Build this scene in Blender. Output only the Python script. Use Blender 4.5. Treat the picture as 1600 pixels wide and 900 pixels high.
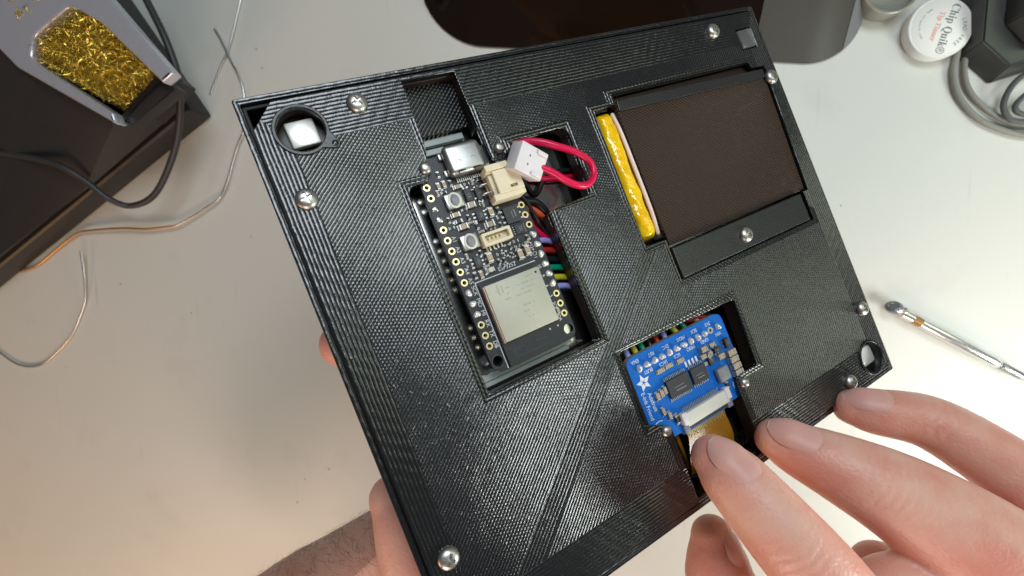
import bpy, bmesh, math, random
from mathutils import Vector, Matrix, noise
random.seed(11)
PI = math.pi
S = 0.001                                   # shapes are written in millimetres
scene = bpy.context.scene
C = scene.collection
for o in list(bpy.data.objects):
    bpy.data.objects.remove(o)

# ------------------------------------------------------------------ camera
cam_d = bpy.data.cameras.new('camera')
cam = bpy.data.objects.new('camera', cam_d); C.objects.link(cam)
cam_d.sensor_width = 36.0
cam_d.lens = 16.0119
cam_d.clip_start = 0.005
cam_d.clip_end = 20.0
cam.matrix_world = Matrix(((0.990339, -0.011650, 0.138181, 0.0),
                           (0.000000, 0.996465, 0.084014, 0.0),
                           (-0.138671, -0.083203, 0.986837, 0.230),
                           (0, 0, 0, 1)))
cam_d.dof.use_dof = True
cam_d.dof.focus_distance = 0.108
cam_d.dof.aperture_fstop = 22.0
scene.camera = cam

# ------------------------------------------------------------------ world, lamps and fills, exposure
world = bpy.data.worlds.new('World'); scene.world = world
world.use_nodes = True
bg = world.node_tree.nodes['Background']
bg.inputs[0].default_value = (0.62, 0.64, 0.70, 1)
bg.inputs[1].default_value = 0.12

def area(name, loc, target, sx, sy, power, col):
    d = bpy.data.lights.new(name, 'AREA'); d.shape = 'RECTANGLE'
    d.size = sx; d.size_y = sy; d.energy = power; d.color = col
    o = bpy.data.objects.new(name, d); C.objects.link(o)
    o.location = loc
    v = Vector(target) - Vector(loc)
    o.rotation_euler = v.to_track_quat('-Z', 'Y').to_euler()
    return o
area('bench_lamp', (0.13, 0.27, 0.52), (-0.05, 0.0, 0.13), 0.30, 0.20, 1.8, (0.85, 0.94, 1.0))
area('arm_lamp', (0.42, 0.13, 0.34), (0.02, -0.02, 0.11), 0.14, 0.24, 0.30, (0.88, 1.0, 0.72))
area('side_lamp', (0.35, -0.18, 0.15), (0.18, -0.07, 0.0), 0.12, 0.10, 1.15, (0.94, 1.0, 0.95))
area('warm_fill', (-0.46, -0.46, 0.34), (-0.34, -0.20, 0.0), 0.22, 0.22, 1.05, (1.0, 0.57, 0.25))  # added fill that warms the lower left of the bench
area('front_fill', (0.02, -0.55, 0.40), (0.06, -0.06, 0.1), 0.25, 0.25, 1.7, (1.0, 0.78, 0.66))  # added fill from the front for the fingers and a brown sheen

scene.view_settings.view_transform = 'Standard'
scene.view_settings.look = 'None'
scene.view_settings.exposure = 0.0
scene.view_settings.gamma = 1.0
scene.view_settings.use_curve_mapping = False
scene.render.engine = 'CYCLES'
scene.cycles.max_bounces = 8
scene.cycles.use_denoising = True

# ------------------------------------------------------------------ materials
class NB:
    """small helper that writes math nodes"""
    def __init__(s, nt): s.nt = nt
    def val(s, sock, v):
        if isinstance(v, (int, float)): sock.default_value = v
        else: s.nt.links.new(v, sock)
    def m(s, op, a, b=None, c=None):
        n = s.nt.nodes.new('ShaderNodeMath'); n.operation = op
        s.val(n.inputs[0], a)
        if b is not None: s.val(n.inputs[1], b)
        if c is not None: s.val(n.inputs[2], c)
        return n.outputs[0]
    def mix(s, f, a, b):                     # float mix a*(1-f)+b*f
        return s.m('ADD', s.m('MULTIPLY', a, s.m('SUBTRACT', 1.0, f)), s.m('MULTIPLY', b, f))
    def less(s, a, b): return s.m('LESS_THAN', a, b)

def mat(name, col, rough=0.5, metal=0.0, spec=0.5, noise_amt=0.0, noise_scale=400, bump=0.0, bump_scale=800,
        trans=0.0, sss=0.0, sss_r=(0.004, 0.0015, 0.0008), coat=0.0, ior=1.45, rough_var=0.0, col2=None):
    m = bpy.data.materials.new(name); m.use_nodes = True
    nt = m.node_tree; b = nt.nodes['Principled BSDF']
    b.inputs['Base Color'].default_value = (*col, 1)
    b.inputs['Roughness'].default_value = rough
    b.inputs['Metallic'].default_value = metal
    b.inputs['Specular IOR Level'].default_value = spec
    b.inputs['IOR'].default_value = ior
    b.inputs['Transmission Weight'].default_value = trans
    b.inputs['Coat Weight'].default_value = coat
    if sss:
        b.inputs['Subsurface Weight'].default_value = sss
        b.inputs['Subsurface Radius'].default_value = sss_r
        b.inputs['Subsurface Scale'].default_value = 1.0
    tc = nt.nodes.new('ShaderNodeTexCoord')
    if noise_amt or col2:
        n = nt.nodes.new('ShaderNodeTexNoise'); n.inputs['Scale'].default_value = noise_scale
        n.inputs['Detail'].default_value = 4
        nt.links.new(tc.outputs['Object'], n.inputs['Vector'])
        r = nt.nodes.new('ShaderNodeMix'); r.data_type = 'RGBA'
        c2 = col2 or tuple(max(0, c * (1 - noise_amt)) for c in col)
        r.inputs[6].default_value = (*col, 1); r.inputs[7].default_value = (*c2, 1)
        nt.links.new(n.outputs['Fac'], r.inputs[0]); nt.links.new(r.outputs[2], b.inputs['Base Color'])
    if rough_var:
        n = nt.nodes.new('ShaderNodeTexNoise'); n.inputs['Scale'].default_value = noise_scale * 1.7
        nt.links.new(tc.outputs['Object'], n.inputs['Vector'])
        nb = NB(nt)
        nt.links.new(nb.m('ADD', nb.m('MULTIPLY', n.outputs['Fac'], rough_var), rough - rough_var * 0.5), b.inputs['Roughness'])
    if bump:
        n = nt.nodes.new('ShaderNodeTexNoise'); n.inputs['Scale'].default_value = bump_scale
        n.inputs['Detail'].default_value = 3
        nt.links.new(tc.outputs['Object'], n.inputs['Vector'])
        bn = nt.nodes.new('ShaderNodeBump'); bn.inputs['Distance'].default_value = bump
        bn.inputs['Strength'].default_value = 1.0
        nt.links.new(n.outputs['Fac'], bn.inputs['Height']); nt.links.new(bn.outputs[0], b.inputs['Normal'])
    return m

def xy_mm(nt):
    tc = nt.nodes.new('ShaderNodeTexCoord')
    sp = nt.nodes.new('ShaderNodeSeparateXYZ'); nt.links.new(tc.outputs['Object'], sp.inputs[0])
    nb = NB(nt)
    return tc, nb, nb.m('MULTIPLY', sp.outputs[0], 1000.0), nb.m('MULTIPLY', sp.outputs[1], 1000.0)

def bead(nb, u, p):                          # rounded filament beads, pitch p
    return nb.m('ABSOLUTE', nb.m('SINE', nb.m('MULTIPLY', u, math.pi / p)))

def printed_plastic(name, angle=42.0, spec=0.95, pitch=0.70, full=True, amp=0.000085, col=(0.006, 0.0063, 0.007), rough=0.23, stitch=0.34):
    m = bpy.data.materials.new(name); m.use_nodes = True
    nt = m.node_tree; b = nt.nodes['Principled BSDF']
    b.inputs['Base Color'].default_value = (*col, 1)
    b.inputs['Specular IOR Level'].default_value = spec
    tc, nb, x0, y0 = xy_mm(nt)
    # the nozzle wobbles a little: bend the coordinates with a soft noise
    wob = nt.nodes.new('ShaderNodeTexNoise'); wob.inputs['Scale'].default_value = 260
    wob.inputs['Detail'].default_value = 3
    nt.links.new(tc.outputs['Object'], wob.inputs['Vector'])
    sw = nt.nodes.new('ShaderNodeSeparateColor'); nt.links.new(wob.outputs['Color'], sw.inputs[0])
    x = nb.m('ADD', x0, nb.m('MULTIPLY', nb.m('SUBTRACT', sw.outputs[0], 0.5), 0.34))
    y = nb.m('ADD', y0, nb.m('MULTIPLY', nb.m('SUBTRACT', sw.outputs[1], 0.5), 0.34))
    a = math.radians(angle); ca, sa = math.cos(a), math.sin(a)
    u = nb.m('SUBTRACT', nb.m('MULTIPLY', y, ca), nb.m('MULTIPLY', x, sa))     # across the beads
    v = nb.m('ADD', nb.m('MULTIPLY', x, ca), nb.m('MULTIPLY', y, sa))          # along them
    big = nt.nodes.new('ShaderNodeTexNoise'); big.inputs['Scale'].default_value = 55
    nt.links.new(tc.outputs['Object'], big.inputs['Vector'])
    msk = nb.m('MULTIPLY', nb.m('SUBTRACT', big.outputs['Fac'], 0.36), 3.4)
    msk = nb.m('MINIMUM', nb.m('MAXIMUM', msk, 0.06), 1.0)
    h = bead(nb, u, pitch)
    cross = bead(nb, nb.m('ADD', v, nb.m('MULTIPLY', nb.m('FLOOR', nb.m('MULTIPLY', u, 1 / pitch)), 0.37)), pitch * 1.15)
    h = nb.m('ADD', h, nb.m('MULTIPLY', nb.m('MULTIPLY', cross, stitch), msk))
    if full:
        # diagonal seam band left by the layer below
        s = nb.m('ABSOLUTE', nb.m('ADD', u, nb.m('ADD', 0.0, 21.4)))
        band = nb.m('MULTIPLY', nb.less(s, 2.4), nb.less(y, 5.5))
        h = nb.mix(band, h, nb.m('ADD', nb.m('MULTIPLY', bead(nb, u, 0.80), 0.9), 0.14))
        # perimeter loops round the openings
        boxes = [(-14.7, 16.2, -9.3, 39.2), (12.0, 29.0, 25.0, 43.0), (-7.0, 6.2, 41.0, 63.0), (19.2, 59.0, -34.3, -14.6),
                 (24.6, 50.0, -60.0, -34.0), (38.6, 46.0, 7.2, 45.0), (45.4, 106.0, -4.6, 48.0)]
        d2 = None
        for (ax, bx, ay, by) in boxes:
            dx = nb.m('SUBTRACT', nb.m('ABSOLUTE', nb.m('SUBTRACT', x, (ax + bx) / 2)), (bx - ax) / 2)
            dy = nb.m('SUBTRACT', nb.m('ABSOLUTE', nb.m('SUBTRACT', y, (ay + by) / 2)), (by - ay) / 2)
            dd = nb.m('MAXIMUM', dx, dy)
            d2 = dd if d2 is None else nb.m('MINIMUM', d2, dd)
        dots = nb.m('ADD', bead(nb, d2, 0.8), nb.m('MULTIPLY', nb.m('SINE', nb.m('MULTIPLY', nb.m('ADD', x, y), 5.2)), 0.12))
        h = nb.mix(nb.less(d2, 1.6), h, dots)
        # perimeter bands along the four edges
        mx = nb.m('MINIMUM', nb.m('ADD', x, 39.3), nb.m('SUBTRACT', 109.0, x))
        my = nb.m('MINIMUM', nb.m('SUBTRACT', 63.3, y), nb.m('ADD', y, 57.0))
        nx = nb.m('MULTIPLY', mx, 1 / 6.0); ny = nb.m('MULTIPLY', my, 1 / 9.8)
        isx = nb.less(nx, ny)
        d1 = nb.mix(isx, my, mx); along = nb.mix(isx, x, y)
        row = nb.m('FLOOR', nb.m('MULTIPLY', d1, 1 / 0.82))
        st = nb.m('SINE', nb.m('MULTIPLY', nb.m('ADD', along, nb.m('MULTIPLY', row, 0.63)), 2.1))
        hb = nb.m('ADD', nb.m('MULTIPLY', bead(nb, d1, 0.82), 0.85), nb.m('MULTIPLY', nb.m('MULTIPLY', st, 0.30), msk))
        h = nb.mix(nb.less(nb.m('MINIMUM', nx, ny), 1.0), h, hb)
    fine = nt.nodes.new('ShaderNodeTexNoise'); fine.inputs['Scale'].default_value = 2600; fine.inputs['Detail'].default_value = 2
    nt.links.new(tc.outputs['Object'], fine.inputs['Vector'])
    scr = nt.nodes.new('ShaderNodeTexNoise'); scr.inputs['Scale'].default_value = 700; scr.inputs['Detail'].default_value = 4
    nt.links.new(tc.outputs['Object'], scr.inputs['Vector'])
    blobs = nb.m('MAXIMUM', nb.m('SUBTRACT', scr.outputs['Fac'], 0.60), 0.0)       # little strings and zits of plastic
    h = nb.m('ADD', nb.m('MULTIPLY', h, nb.m('ADD', 0.72, nb.m('MULTIPLY', big.outputs['Fac'], 0.5))), nb.m('MULTIPLY', blobs, 2.2 if full else 0.3))
    h = nb.m('ADD', h, nb.m('MULTIPLY', fine.outputs['Fac'], 0.28 if full else 0.10))
    bn = nt.nodes.new('ShaderNodeBump'); bn.inputs['Distance'].default_value = amp; bn.inputs['Strength'].default_value = 1.0
    nt.links.new(h, bn.inputs['Height']); nt.links.new(bn.outputs[0], b.inputs['Normal'])
    nt.links.new(nb.m('ADD', rough - 0.06, nb.m('MULTIPLY', fine.outputs['Fac'], 0.14)), b.inputs['Roughness'])
    return m

MT = {}
MT['plate'] = printed_plastic('printed_black_plastic')
MT['cover'] = printed_plastic('printed_black_plastic_cover', angle=-43, pitch=0.8, full=False, amp=0.00017, rough=0.28, stitch=0.06, spec=0.36, col=(0.040, 0.023, 0.016))
MT['bar'] = printed_plastic('printed_black_plastic_strap', angle=0, pitch=0.5, full=False, amp=0.00003, rough=0.36, stitch=0.3, spec=0.7, col=(0.012, 0.012, 0.013))
MT['case'] = printed_plastic('printed_black_plastic_case', angle=42, pitch=0.8, full=False, amp=0.00013, rough=0.26, spec=0.35)
MT['wall'] = mat('layered_black_plastic', (0.030, 0.019, 0.014), 0.34, spec=0.4, bump=0.00004, bump_scale=1500)  # brown cast of reflected skin and wood is put into the black
MT['ring'] = mat('glossy_black_ring', (0.010, 0.010, 0.011), 0.26, spec=0.4, bump=0.00006, bump_scale=1400)
MT['steel'] = mat('screw_steel', (0.50, 0.475, 0.445), 0.40, metal=1.0, bump=0.00002, bump_scale=1200, rough_var=0.2)
MT['silver'] = mat('bright_plating', (0.50, 0.495, 0.475), 0.40, metal=1.0, rough_var=0.15, noise_scale=900)
MT['magnet'] = mat('nickel_magnet', (0.85, 0.83, 0.78), 0.3, metal=0.45)
MT['mirror'] = mat('display_foil', (0.50, 0.49, 0.48), 0.16, metal=1.0, noise_amt=0.3, noise_scale=60, bump=0.0001, bump_scale=40)
MT['pcb_black'] = mat('black_solder_mask', (0.030, 0.031, 0.038), 0.40, noise_amt=0.6, noise_scale=1100, bump=0.00004, bump_scale=2500, spec=0.5)
MT['pcb_edge'] = mat('board_edge', (0.30, 0.28, 0.20), 0.6)
MT['pcb_blue'] = mat('blue_solder_mask', (0.008, 0.16, 0.62), 0.5, noise_amt=0.35, noise_scale=500, spec=0.22)
MT['gold'] = mat('gold_pad', (0.74, 0.62, 0.34), 0.36, metal=1.0)
MT['ink'] = mat('white_silkscreen', (0.72, 0.74, 0.76), 0.6)
MT['shield'] = mat('shield_can', (0.50, 0.49, 0.40), 0.58, metal=0.35, noise_amt=0.12, noise_scale=700, bump=0.00001, bump_scale=900)
MT['etch'] = mat('etched_marking', (0.36, 0.355, 0.26), 0.55, metal=0.6)
MT['copper'] = mat('shield_edge', (0.75, 0.50, 0.38), 0.35, metal=0.8)
MT['cream'] = mat('cream_nylon', (0.78, 0.68, 0.48), 0.42, sss=0.2, noise_amt=0.08, sss_r=(0.0006, 0.0005, 0.0003))
MT['white_nylon'] = mat('white_nylon', (0.72, 0.68, 0.70), 0.4, sss=0.25, sss_r=(0.0008, 0.0007, 0.0007), noise_amt=0.05)
MT['ivory'] = mat('ivory_connector', (0.74, 0.71, 0.62), 0.45, noise_amt=0.05)
MT['chip'] = mat('chip_epoxy', (0.045, 0.045, 0.05), 0.5, noise_amt=0.3, noise_scale=1500)
MT['ceramic'] = mat('tan_ceramic', (0.48, 0.36, 0.25), 0.45, noise_amt=0.2, noise_scale=1200)
MT['resistor'] = mat('resistor_black', (0.03, 0.03, 0.035), 0.4)
MT['induct'] = mat('grey_inductor', (0.22, 0.23, 0.24), 0.45)
MT['button'] = mat('grey_button', (0.25, 0.25, 0.27), 0.5)
MT['dark'] = mat('dark_hole', (0.006, 0.006, 0.007), 0.6)
MT['grey_latch'] = mat('grey_latch', (0.20, 0.21, 0.26), 0.45)
MT['kapton'] = mat('amber_film', (0.34, 0.165, 0.010), 0.24, noise_amt=0.35, noise_scale=150, spec=0.6, col2=(0.18, 0.075, 0.005))
MT['tape'] = mat('yellow_tape', (1.0, 0.70, 0.004), 0.10, noise_amt=0.3, noise_scale=160, bump=0.0009, bump_scale=240, spec=0.9, col2=(0.80, 0.38, 0.0), sss=0.2, sss_r=(0.001, 0.0008, 0.0002))
MT['pouch'] = mat('pouch_foil', (0.80, 0.66, 0.62), 0.35)
def wire_mat(n, c): return mat(n, c, 0.32, noise_amt=0.1, noise_scale=300, spec=0.5)
WC = {'red': (0.62, 0.01, 0.035), 'darkred': (0.45, 0.02, 0.02), 'green': (0.0, 0.30, 0.17), 'yellow': (0.62, 0.55, 0.03), 'lavender': (0.34, 0.36, 0.80),
      'black': (0.012, 0.012, 0.013), 'orange': (0.70, 0.10, 0.03), 'crimson': (0.72, 0.005, 0.07)}
for k, c in WC.items(): MT['w_' + k] = wire_mat(k + '_insulation', c)

def skin_material(name, c1, c2, blot, creases=()):
    m = bpy.data.materials.new(name); m.use_nodes = True
    nt = m.node_tree; b = nt.nodes['Principled BSDF']
    tc = nt.nodes.new('ShaderNodeTexCoord')
    n1 = nt.nodes.new('ShaderNodeTexNoise'); n1.inputs['Scale'].default_value = blot; n1.inputs['Detail'].default_value = 5
    n2 = nt.nodes.new('ShaderNodeTexVoronoi'); n2.inputs['Scale'].default_value = 1300
    n3 = nt.nodes.new('ShaderNodeTexNoise'); n3.inputs['Scale'].default_value = 420; n3.inputs['Detail'].default_value = 6
    for n in (n1, n2, n3): nt.links.new(tc.outputs['Object'], n.inputs['Vector'])
    r = nt.nodes.new('ShaderNodeMix'); r.data_type = 'RGBA'
    r.inputs[6].default_value = (*c1, 1); r.inputs[7].default_value = (*c2, 1)
    cr = nt.nodes.new('ShaderNodeMapRange'); cr.inputs[1].default_value = 0.35; cr.inputs[2].default_value = 0.65
    nt.links.new(n1.outputs['Fac'], cr.inputs[0]); nt.links.new(cr.outputs[0], r.inputs[0])
    nt.links.new(r.outputs[2], b.inputs['Base Color'])
    b.inputs['Roughness'].default_value = 0.42
    b.inputs['Specular IOR Level'].default_value = 0.4
    b.inputs['Subsurface Weight'].default_value = 0.35
    b.inputs['Subsurface Radius'].default_value = (0.0045, 0.0016, 0.0008)
    b.inputs['Subsurface Scale'].default_value = 1.0
    nb = NB(nt)
    h = nb.m('ADD', nb.m('MULTIPLY', n2.outputs['Distance'], 0.5), n3.outputs['Fac'])
    for (c_, ax, sig, k_) in creases:            # skin folds over the finger joints
        sb = nt.nodes.new('ShaderNodeVectorMath'); sb.operation = 'SUBTRACT'
        nt.links.new(tc.outputs['Object'], sb.inputs[0]); sb.inputs[1].default_value = c_
        dt = nt.nodes.new('ShaderNodeVectorMath'); dt.operation = 'DOT_PRODUCT'
        nt.links.new(sb.outputs[0], dt.inputs[0]); dt.inputs[1].default_value = Vector(ax).normalized()
        ln = nt.nodes.new('ShaderNodeVectorMath'); ln.operation = 'LENGTH'; nt.links.new(sb.outputs[0], ln.inputs[0])
        g_ = nb.m('EXPONENT', nb.m('MULTIPLY', nb.m('POWER', ln.outputs['Value'], 2.0), -0.5 / sig ** 2))
        ph = nb.m('ADD', nb.m('MULTIPLY', dt.outputs['Value'], 1000.0 * k_), nb.m('MULTIPLY', n1.outputs['Fac'], 22.0))
        h = nb.m('ADD', h, nb.m('MULTIPLY', nb.m('MULTIPLY', nb.m('SINE', ph), g_), 0.5))
    bn = nt.nodes.new('ShaderNodeBump'); bn.inputs['Distance'].default_value = 0.00019; bn.inputs['Strength'].default_value = 0.75
    nt.links.new(h, bn.inputs['Height']); nt.links.new(bn.outputs[0], b.inputs['Normal'])
    return m
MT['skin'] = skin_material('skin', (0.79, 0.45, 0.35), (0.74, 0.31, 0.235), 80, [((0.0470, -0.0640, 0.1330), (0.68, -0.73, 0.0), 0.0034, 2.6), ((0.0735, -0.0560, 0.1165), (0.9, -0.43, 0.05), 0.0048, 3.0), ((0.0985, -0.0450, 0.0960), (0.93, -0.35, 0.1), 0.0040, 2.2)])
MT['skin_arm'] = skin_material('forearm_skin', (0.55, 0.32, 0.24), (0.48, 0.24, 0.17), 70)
MT['nail'] = mat('fingernail', (0.79, 0.37, 0.31), 0.4, sss=0.3, sss_r=(0.002, 0.001, 0.0006), spec=0.3, col2=(0.80, 0.44, 0.38), noise_scale=160, bump=0.00004, bump_scale=500)
MT['nail_tip'] = mat('nail_free_edge', (0.80, 0.56, 0.46), 0.35)
MT['hair'] = mat('dark_hair', (0.035, 0.02, 0.013), 0.5)
MT['station'] = mat('station_plastic', (0.030, 0.027, 0.027), 0.40, noise_amt=0.2, noise_scale=200, bump=0.00006, bump_scale=900, rough_var=0.1)
MT['station_light'] = mat('station_grey', (0.16, 0.16, 0.17), 0.38, bump=0.00005, bump_scale=700)
MT['tray'] = mat('tray_metal', (0.66, 0.67, 0.73), 0.26, metal=0.6, bump=0.0001, bump_scale=120, rough_var=0.2, noise_scale=120)
MT['brass'] = mat('brass_curls', (0.90, 0.68, 0.12), 0.28, metal=0.85, noise_amt=0.3, noise_scale=300)
MT['solder'] = mat('solder', (0.82, 0.81, 0.79), 0.26, metal=0.35)
MT['tin'] = mat('solder_wire', (0.74, 0.73, 0.70), 0.3, metal=1.0)
MT['copper_wire'] = mat('copper_wire', (0.78, 0.45, 0.18), 0.35, metal=0.9)
MT['cord'] = mat('cord_rubber', (0.035, 0.033, 0.034), 0.42, bump=0.00005, bump_scale=900)
MT['jar'] = mat('white_jar', (0.80, 0.79, 0.76), 0.35, sss=0.1, sss_r=(0.002, 0.002, 0.0015), noise_amt=0.04, noise_scale=80)
MT['paper'] = mat('paper_label', (0.82, 0.81, 0.77), 0.6, noise_amt=0.05, noise_scale=120)
MT['print_grey'] = mat('grey_print', (0.16, 0.16, 0.17), 0.6)
MT['print_red'] = mat('red_print', (0.75, 0.25, 0.2), 0.6)
MT['clear_jar'] = mat('cloudy_jar', (0.5, 0.48, 0.40), 0.3, trans=0.35, noise_amt=0.2, noise_scale=90)
MT['black_tool'] = mat('tool_plastic', (0.035, 0.036, 0.036), 0.35, bump=0.00006, bump_scale=500)
MT['lens'] = mat('smoked_lens', (0.010, 0.005, 0.003), 0.07, spec=0.5, bump=0.00005, bump_scale=90)
MT['lens_grey'] = mat('grey_lens', (0.065, 0.06, 0.05), 0.5, noise_amt=0.2, noise_scale=60)
MT['clear_plug'] = mat('clear_plug', (0.16, 0.16, 0.16), 0.15, trans=0.4, spec=0.9)
MT['reflection_strip'] = mat('painted_reflection', (0.42, 0.47, 0.45), 0.28, spec=0.7, noise_amt=0.4, noise_scale=160)
MT['lens_edge'] = mat('lens_rim', (0.2, 0.2, 0.2), 0.4, noise_amt=0.3, noise_scale=150)
MT['braid'] = mat('grey_braid', (0.10, 0.10, 0.10), 0.6, bump=0.0004, bump_scale=1800)
MT['braid_light'] = mat('pale_braid', (0.25, 0.25, 0.215), 0.6, bump=0.0004, bump_scale=1800)
MT['chrome'] = mat('chrome', (0.78, 0.78, 0.76), 0.2, metal=0.8)
MT['chrome_dark'] = mat('knurled_steel', (0.40, 0.40, 0.40), 0.3, metal=1.0, bump=0.0002, bump_scale=1500)
MT['orange_band'] = mat('amber_band', (0.52, 0.29, 0.12), 0.3, metal=0.8)

def bench_material():
    m = bpy.data.materials.new('bench_laminate'); m.use_nodes = True
    nt = m.node_tree; b = nt.nodes['Principled BSDF']
    tc = nt.nodes.new('ShaderNodeTexCoord')
    n1 = nt.nodes.new('ShaderNodeTexNoise'); n1.inputs['Scale'].default_value = 7; n1.inputs['Detail'].default_value = 6
    n2 = nt.nodes.new('ShaderNodeTexNoise'); n2.inputs['Scale'].default_value = 900; n2.inputs['Detail'].default_value = 3
    n3 = nt.nodes.new('ShaderNodeTexVoronoi'); n3.inputs['Scale'].default_value = 34; n3.feature = 'F1'
    for n in (n1, n2, n3): nt.links.new(tc.outputs['Object'], n.inputs['Vector'])
    r = nt.nodes.new('ShaderNodeMix'); r.data_type = 'RGBA'
    r.inputs[6].default_value = (0.645, 0.645, 0.60, 1); r.inputs[7].default_value = (0.59, 0.59, 0.545, 1)
    nt.links.new(n1.outputs['Fac'], r.inputs[0])
    nb = NB(nt)
    spot = nb.less(n3.outputs['Distance'], nb.m('MULTIPLY', n1.outputs['Fac'], 0.05))
    r2 = nt.nodes.new('ShaderNodeMix'); r2.data_type = 'RGBA'; r2.inputs[7].default_value = (0.42, 0.38, 0.32, 1)
    nt.links.new(nb.m('MULTIPLY', spot, 0.5), r2.inputs[0]); nt.links.new(r.outputs[2], r2.inputs[6])
    st = nt.nodes.new('ShaderNodeTexNoise'); st.inputs['Scale'].default_value = 21; st.inputs['Detail'].default_value = 8; st.inputs['Roughness'].default_value = 0.65
    mp = nt.nodes.new('ShaderNodeMapping'); mp.inputs['Scale'].default_value = (26, 2.2, 1); mp.inputs['Rotation'].default_value = (0, 0, 0.7)
    sc = nt.nodes.new('ShaderNodeTexNoise'); sc.inputs['Scale'].default_value = 9; sc.inputs['Detail'].default_value = 5
    nt.links.new(tc.outputs['Object'], st.inputs['Vector']); nt.links.new(tc.outputs['Object'], mp.inputs[0]); nt.links.new(mp.outputs[0], sc.inputs['Vector'])
    sm = nb.m('ADD', nb.m('MULTIPLY', nb.m('MAXIMUM', nb.m('SUBTRACT', st.outputs['Fac'], 0.56), 0.0), 1.5), nb.m('MULTIPLY', nb.m('MAXIMUM', nb.m('SUBTRACT', sc.outputs['Fac'], 0.66), 0.0), 3.0))
    r3 = nt.nodes.new('ShaderNodeMix'); r3.data_type = 'RGBA'; r3.inputs[7].default_value = (0.44, 0.41, 0.36, 1)
    nt.links.new(nb.m('MINIMUM', sm, 0.5), r3.inputs[0]); nt.links.new(r2.outputs[2], r3.inputs[6])
    nt.links.new(r3.outputs[2], b.inputs['Base Color'])
    nt.links.new(nb.m('ADD', 0.34, nb.m('MULTIPLY', n1.outputs['Fac'], 0.2)), b.inputs['Roughness'])
    bn = nt.nodes.new('ShaderNodeBump'); bn.inputs['Distance'].default_value = 0.00004
    nt.links.new(n2.outputs['Fac'], bn.inputs['Height']); nt.links.new(bn.outputs[0], b.inputs['Normal'])
    return m
MT['bench'] = bench_material()

# ------------------------------------------------------------------ builders
def link(name, me, m, parent=None, smooth=None):
    me.name = name
    o = bpy.data.objects.new(name, me); C.objects.link(o)
    ms = m if isinstance(m, (list, tuple)) else [m]
    if not me.materials:
        for k in ms: me.materials.append(MT[k] if isinstance(k, str) else k)
    if smooth:
        me.shade_smooth(); me.set_sharp_from_angle(angle=math.radians(smooth))
    if parent: o.parent = parent
    return o

def obj(name, bm, m, parent=None, smooth=None, scale=S):
    bm.normal_update()
    me = bpy.data.meshes.new(name)
    if scale != 1: bmesh.ops.scale(bm, vec=(scale,) * 3, verts=bm.verts)
    bm.to_mesh(me); bm.free()
    return link(name, me, m, parent, smooth)

def again(o, parent, loc=(0, 0, 0), rz=0.0):   # a copy that shares mesh data, parts too
    c = o.copy(); C.objects.link(c); c.parent = parent
    c.location = Vector(loc) * S; c.rotation_euler = (0, 0, rz)
    for ch in o.children:
        k = ch.copy(); C.objects.link(k); k.parent = c
    return c

def thing(name, label, cat, mw=None, group=None):
    o = bpy.data.objects.new(name, None); C.objects.link(o)
    o.empty_display_size = 0.01
    if mw is not None: o.matrix_world = mw
    return tag(o, label, cat, group)

def tag(o, label, cat, group=None, kind=None):
    o['label'] = label; o['category'] = cat
    if group: o['group'] = group
    if kind: o['kind'] = kind
    return o

def box(bm, x0, x1, y0, y1, z0, z1, bev=0.0, mi=0, rz=0.0, seg=2):
    r = bmesh.ops.create_cube(bm, size=1.0)
    vs = r['verts']
    for v in vs:
        v.co = Vector((v.co.x * (x1 - x0), v.co.y * (y1 - y0), v.co.z * (z1 - z0)))
    fs = set(f for v in vs for f in v.link_faces)
    if bev:
        es = set(e for v in vs for e in v.link_edges)
        q = bmesh.ops.bevel(bm, geom=list(es), offset=bev, segments=seg, affect='EDGES', profile=0.5)
        vs = set(v for f in q['faces'] for v in f.verts)
        grow = True
        while grow:
            n = len(vs)
            for v in list(vs):
                for e in v.link_edges: vs.add(e.other_vert(v))
            grow = len(vs) != n
    fs = set(f for v in vs for f in v.link_faces)
    for f in fs: f.material_index = mi
    mtx = Matrix.Translation(((x0 + x1) / 2, (y0 + y1) / 2, (z0 + z1) / 2)) @ Matrix.Rotation(rz, 4, 'Z')
    bmesh.ops.transform(bm, matrix=mtx, verts=list(vs))
    return list(vs)

def lathe(bm, prof, n=32, cx=0, cy=0, mi=0, close=True):
    rings = []
    for r, z in prof:
        if r < 1e-6: rings.append([bm.verts.new((cx, cy, z))])
        else: rings.append([bm.verts.new((cx + r * math.cos(2 * math.pi * k / n), cy + r * math.sin(2 * math.pi * k / n), z)) for k in range(n)])
    for a, b in zip(rings, rings[1:]):
        for k in range(n):
            k2 = (k + 1) % n
            if len(a) == 1 and len(b) == 1: continue
            if len(a) == 1: f = bm.faces.new((a[0], b[k2], b[k]))
            elif len(b) == 1: f = bm.faces.new((a[k], a[k2], b[0]))
            else: f = bm.faces.new((a[k], a[k2], b[k2], b[k]))
            f.material_index = mi
    return rings

def catmull(pts, per=8):
    P = [Vector(p) for p in pts]
    if len(P) < 3: return P
    out = []
    for i in range(len(P) - 1):
        p0 = P[max(i - 1, 0)]; p1 = P[i]; p2 = P[i + 1]; p3 = P[min(i + 2, len(P) - 1)]
        for k in range(per):
            t = k / per
            out.append(0.5 * ((2 * p1) + (p2 - p0) * t + (2 * p0 - 5 * p1 + 4 * p2 - p3) * t * t + (3 * p1 - p0 - 3 * p2 + p3) * t ** 3))
    out.append(P[-1]); return out

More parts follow.
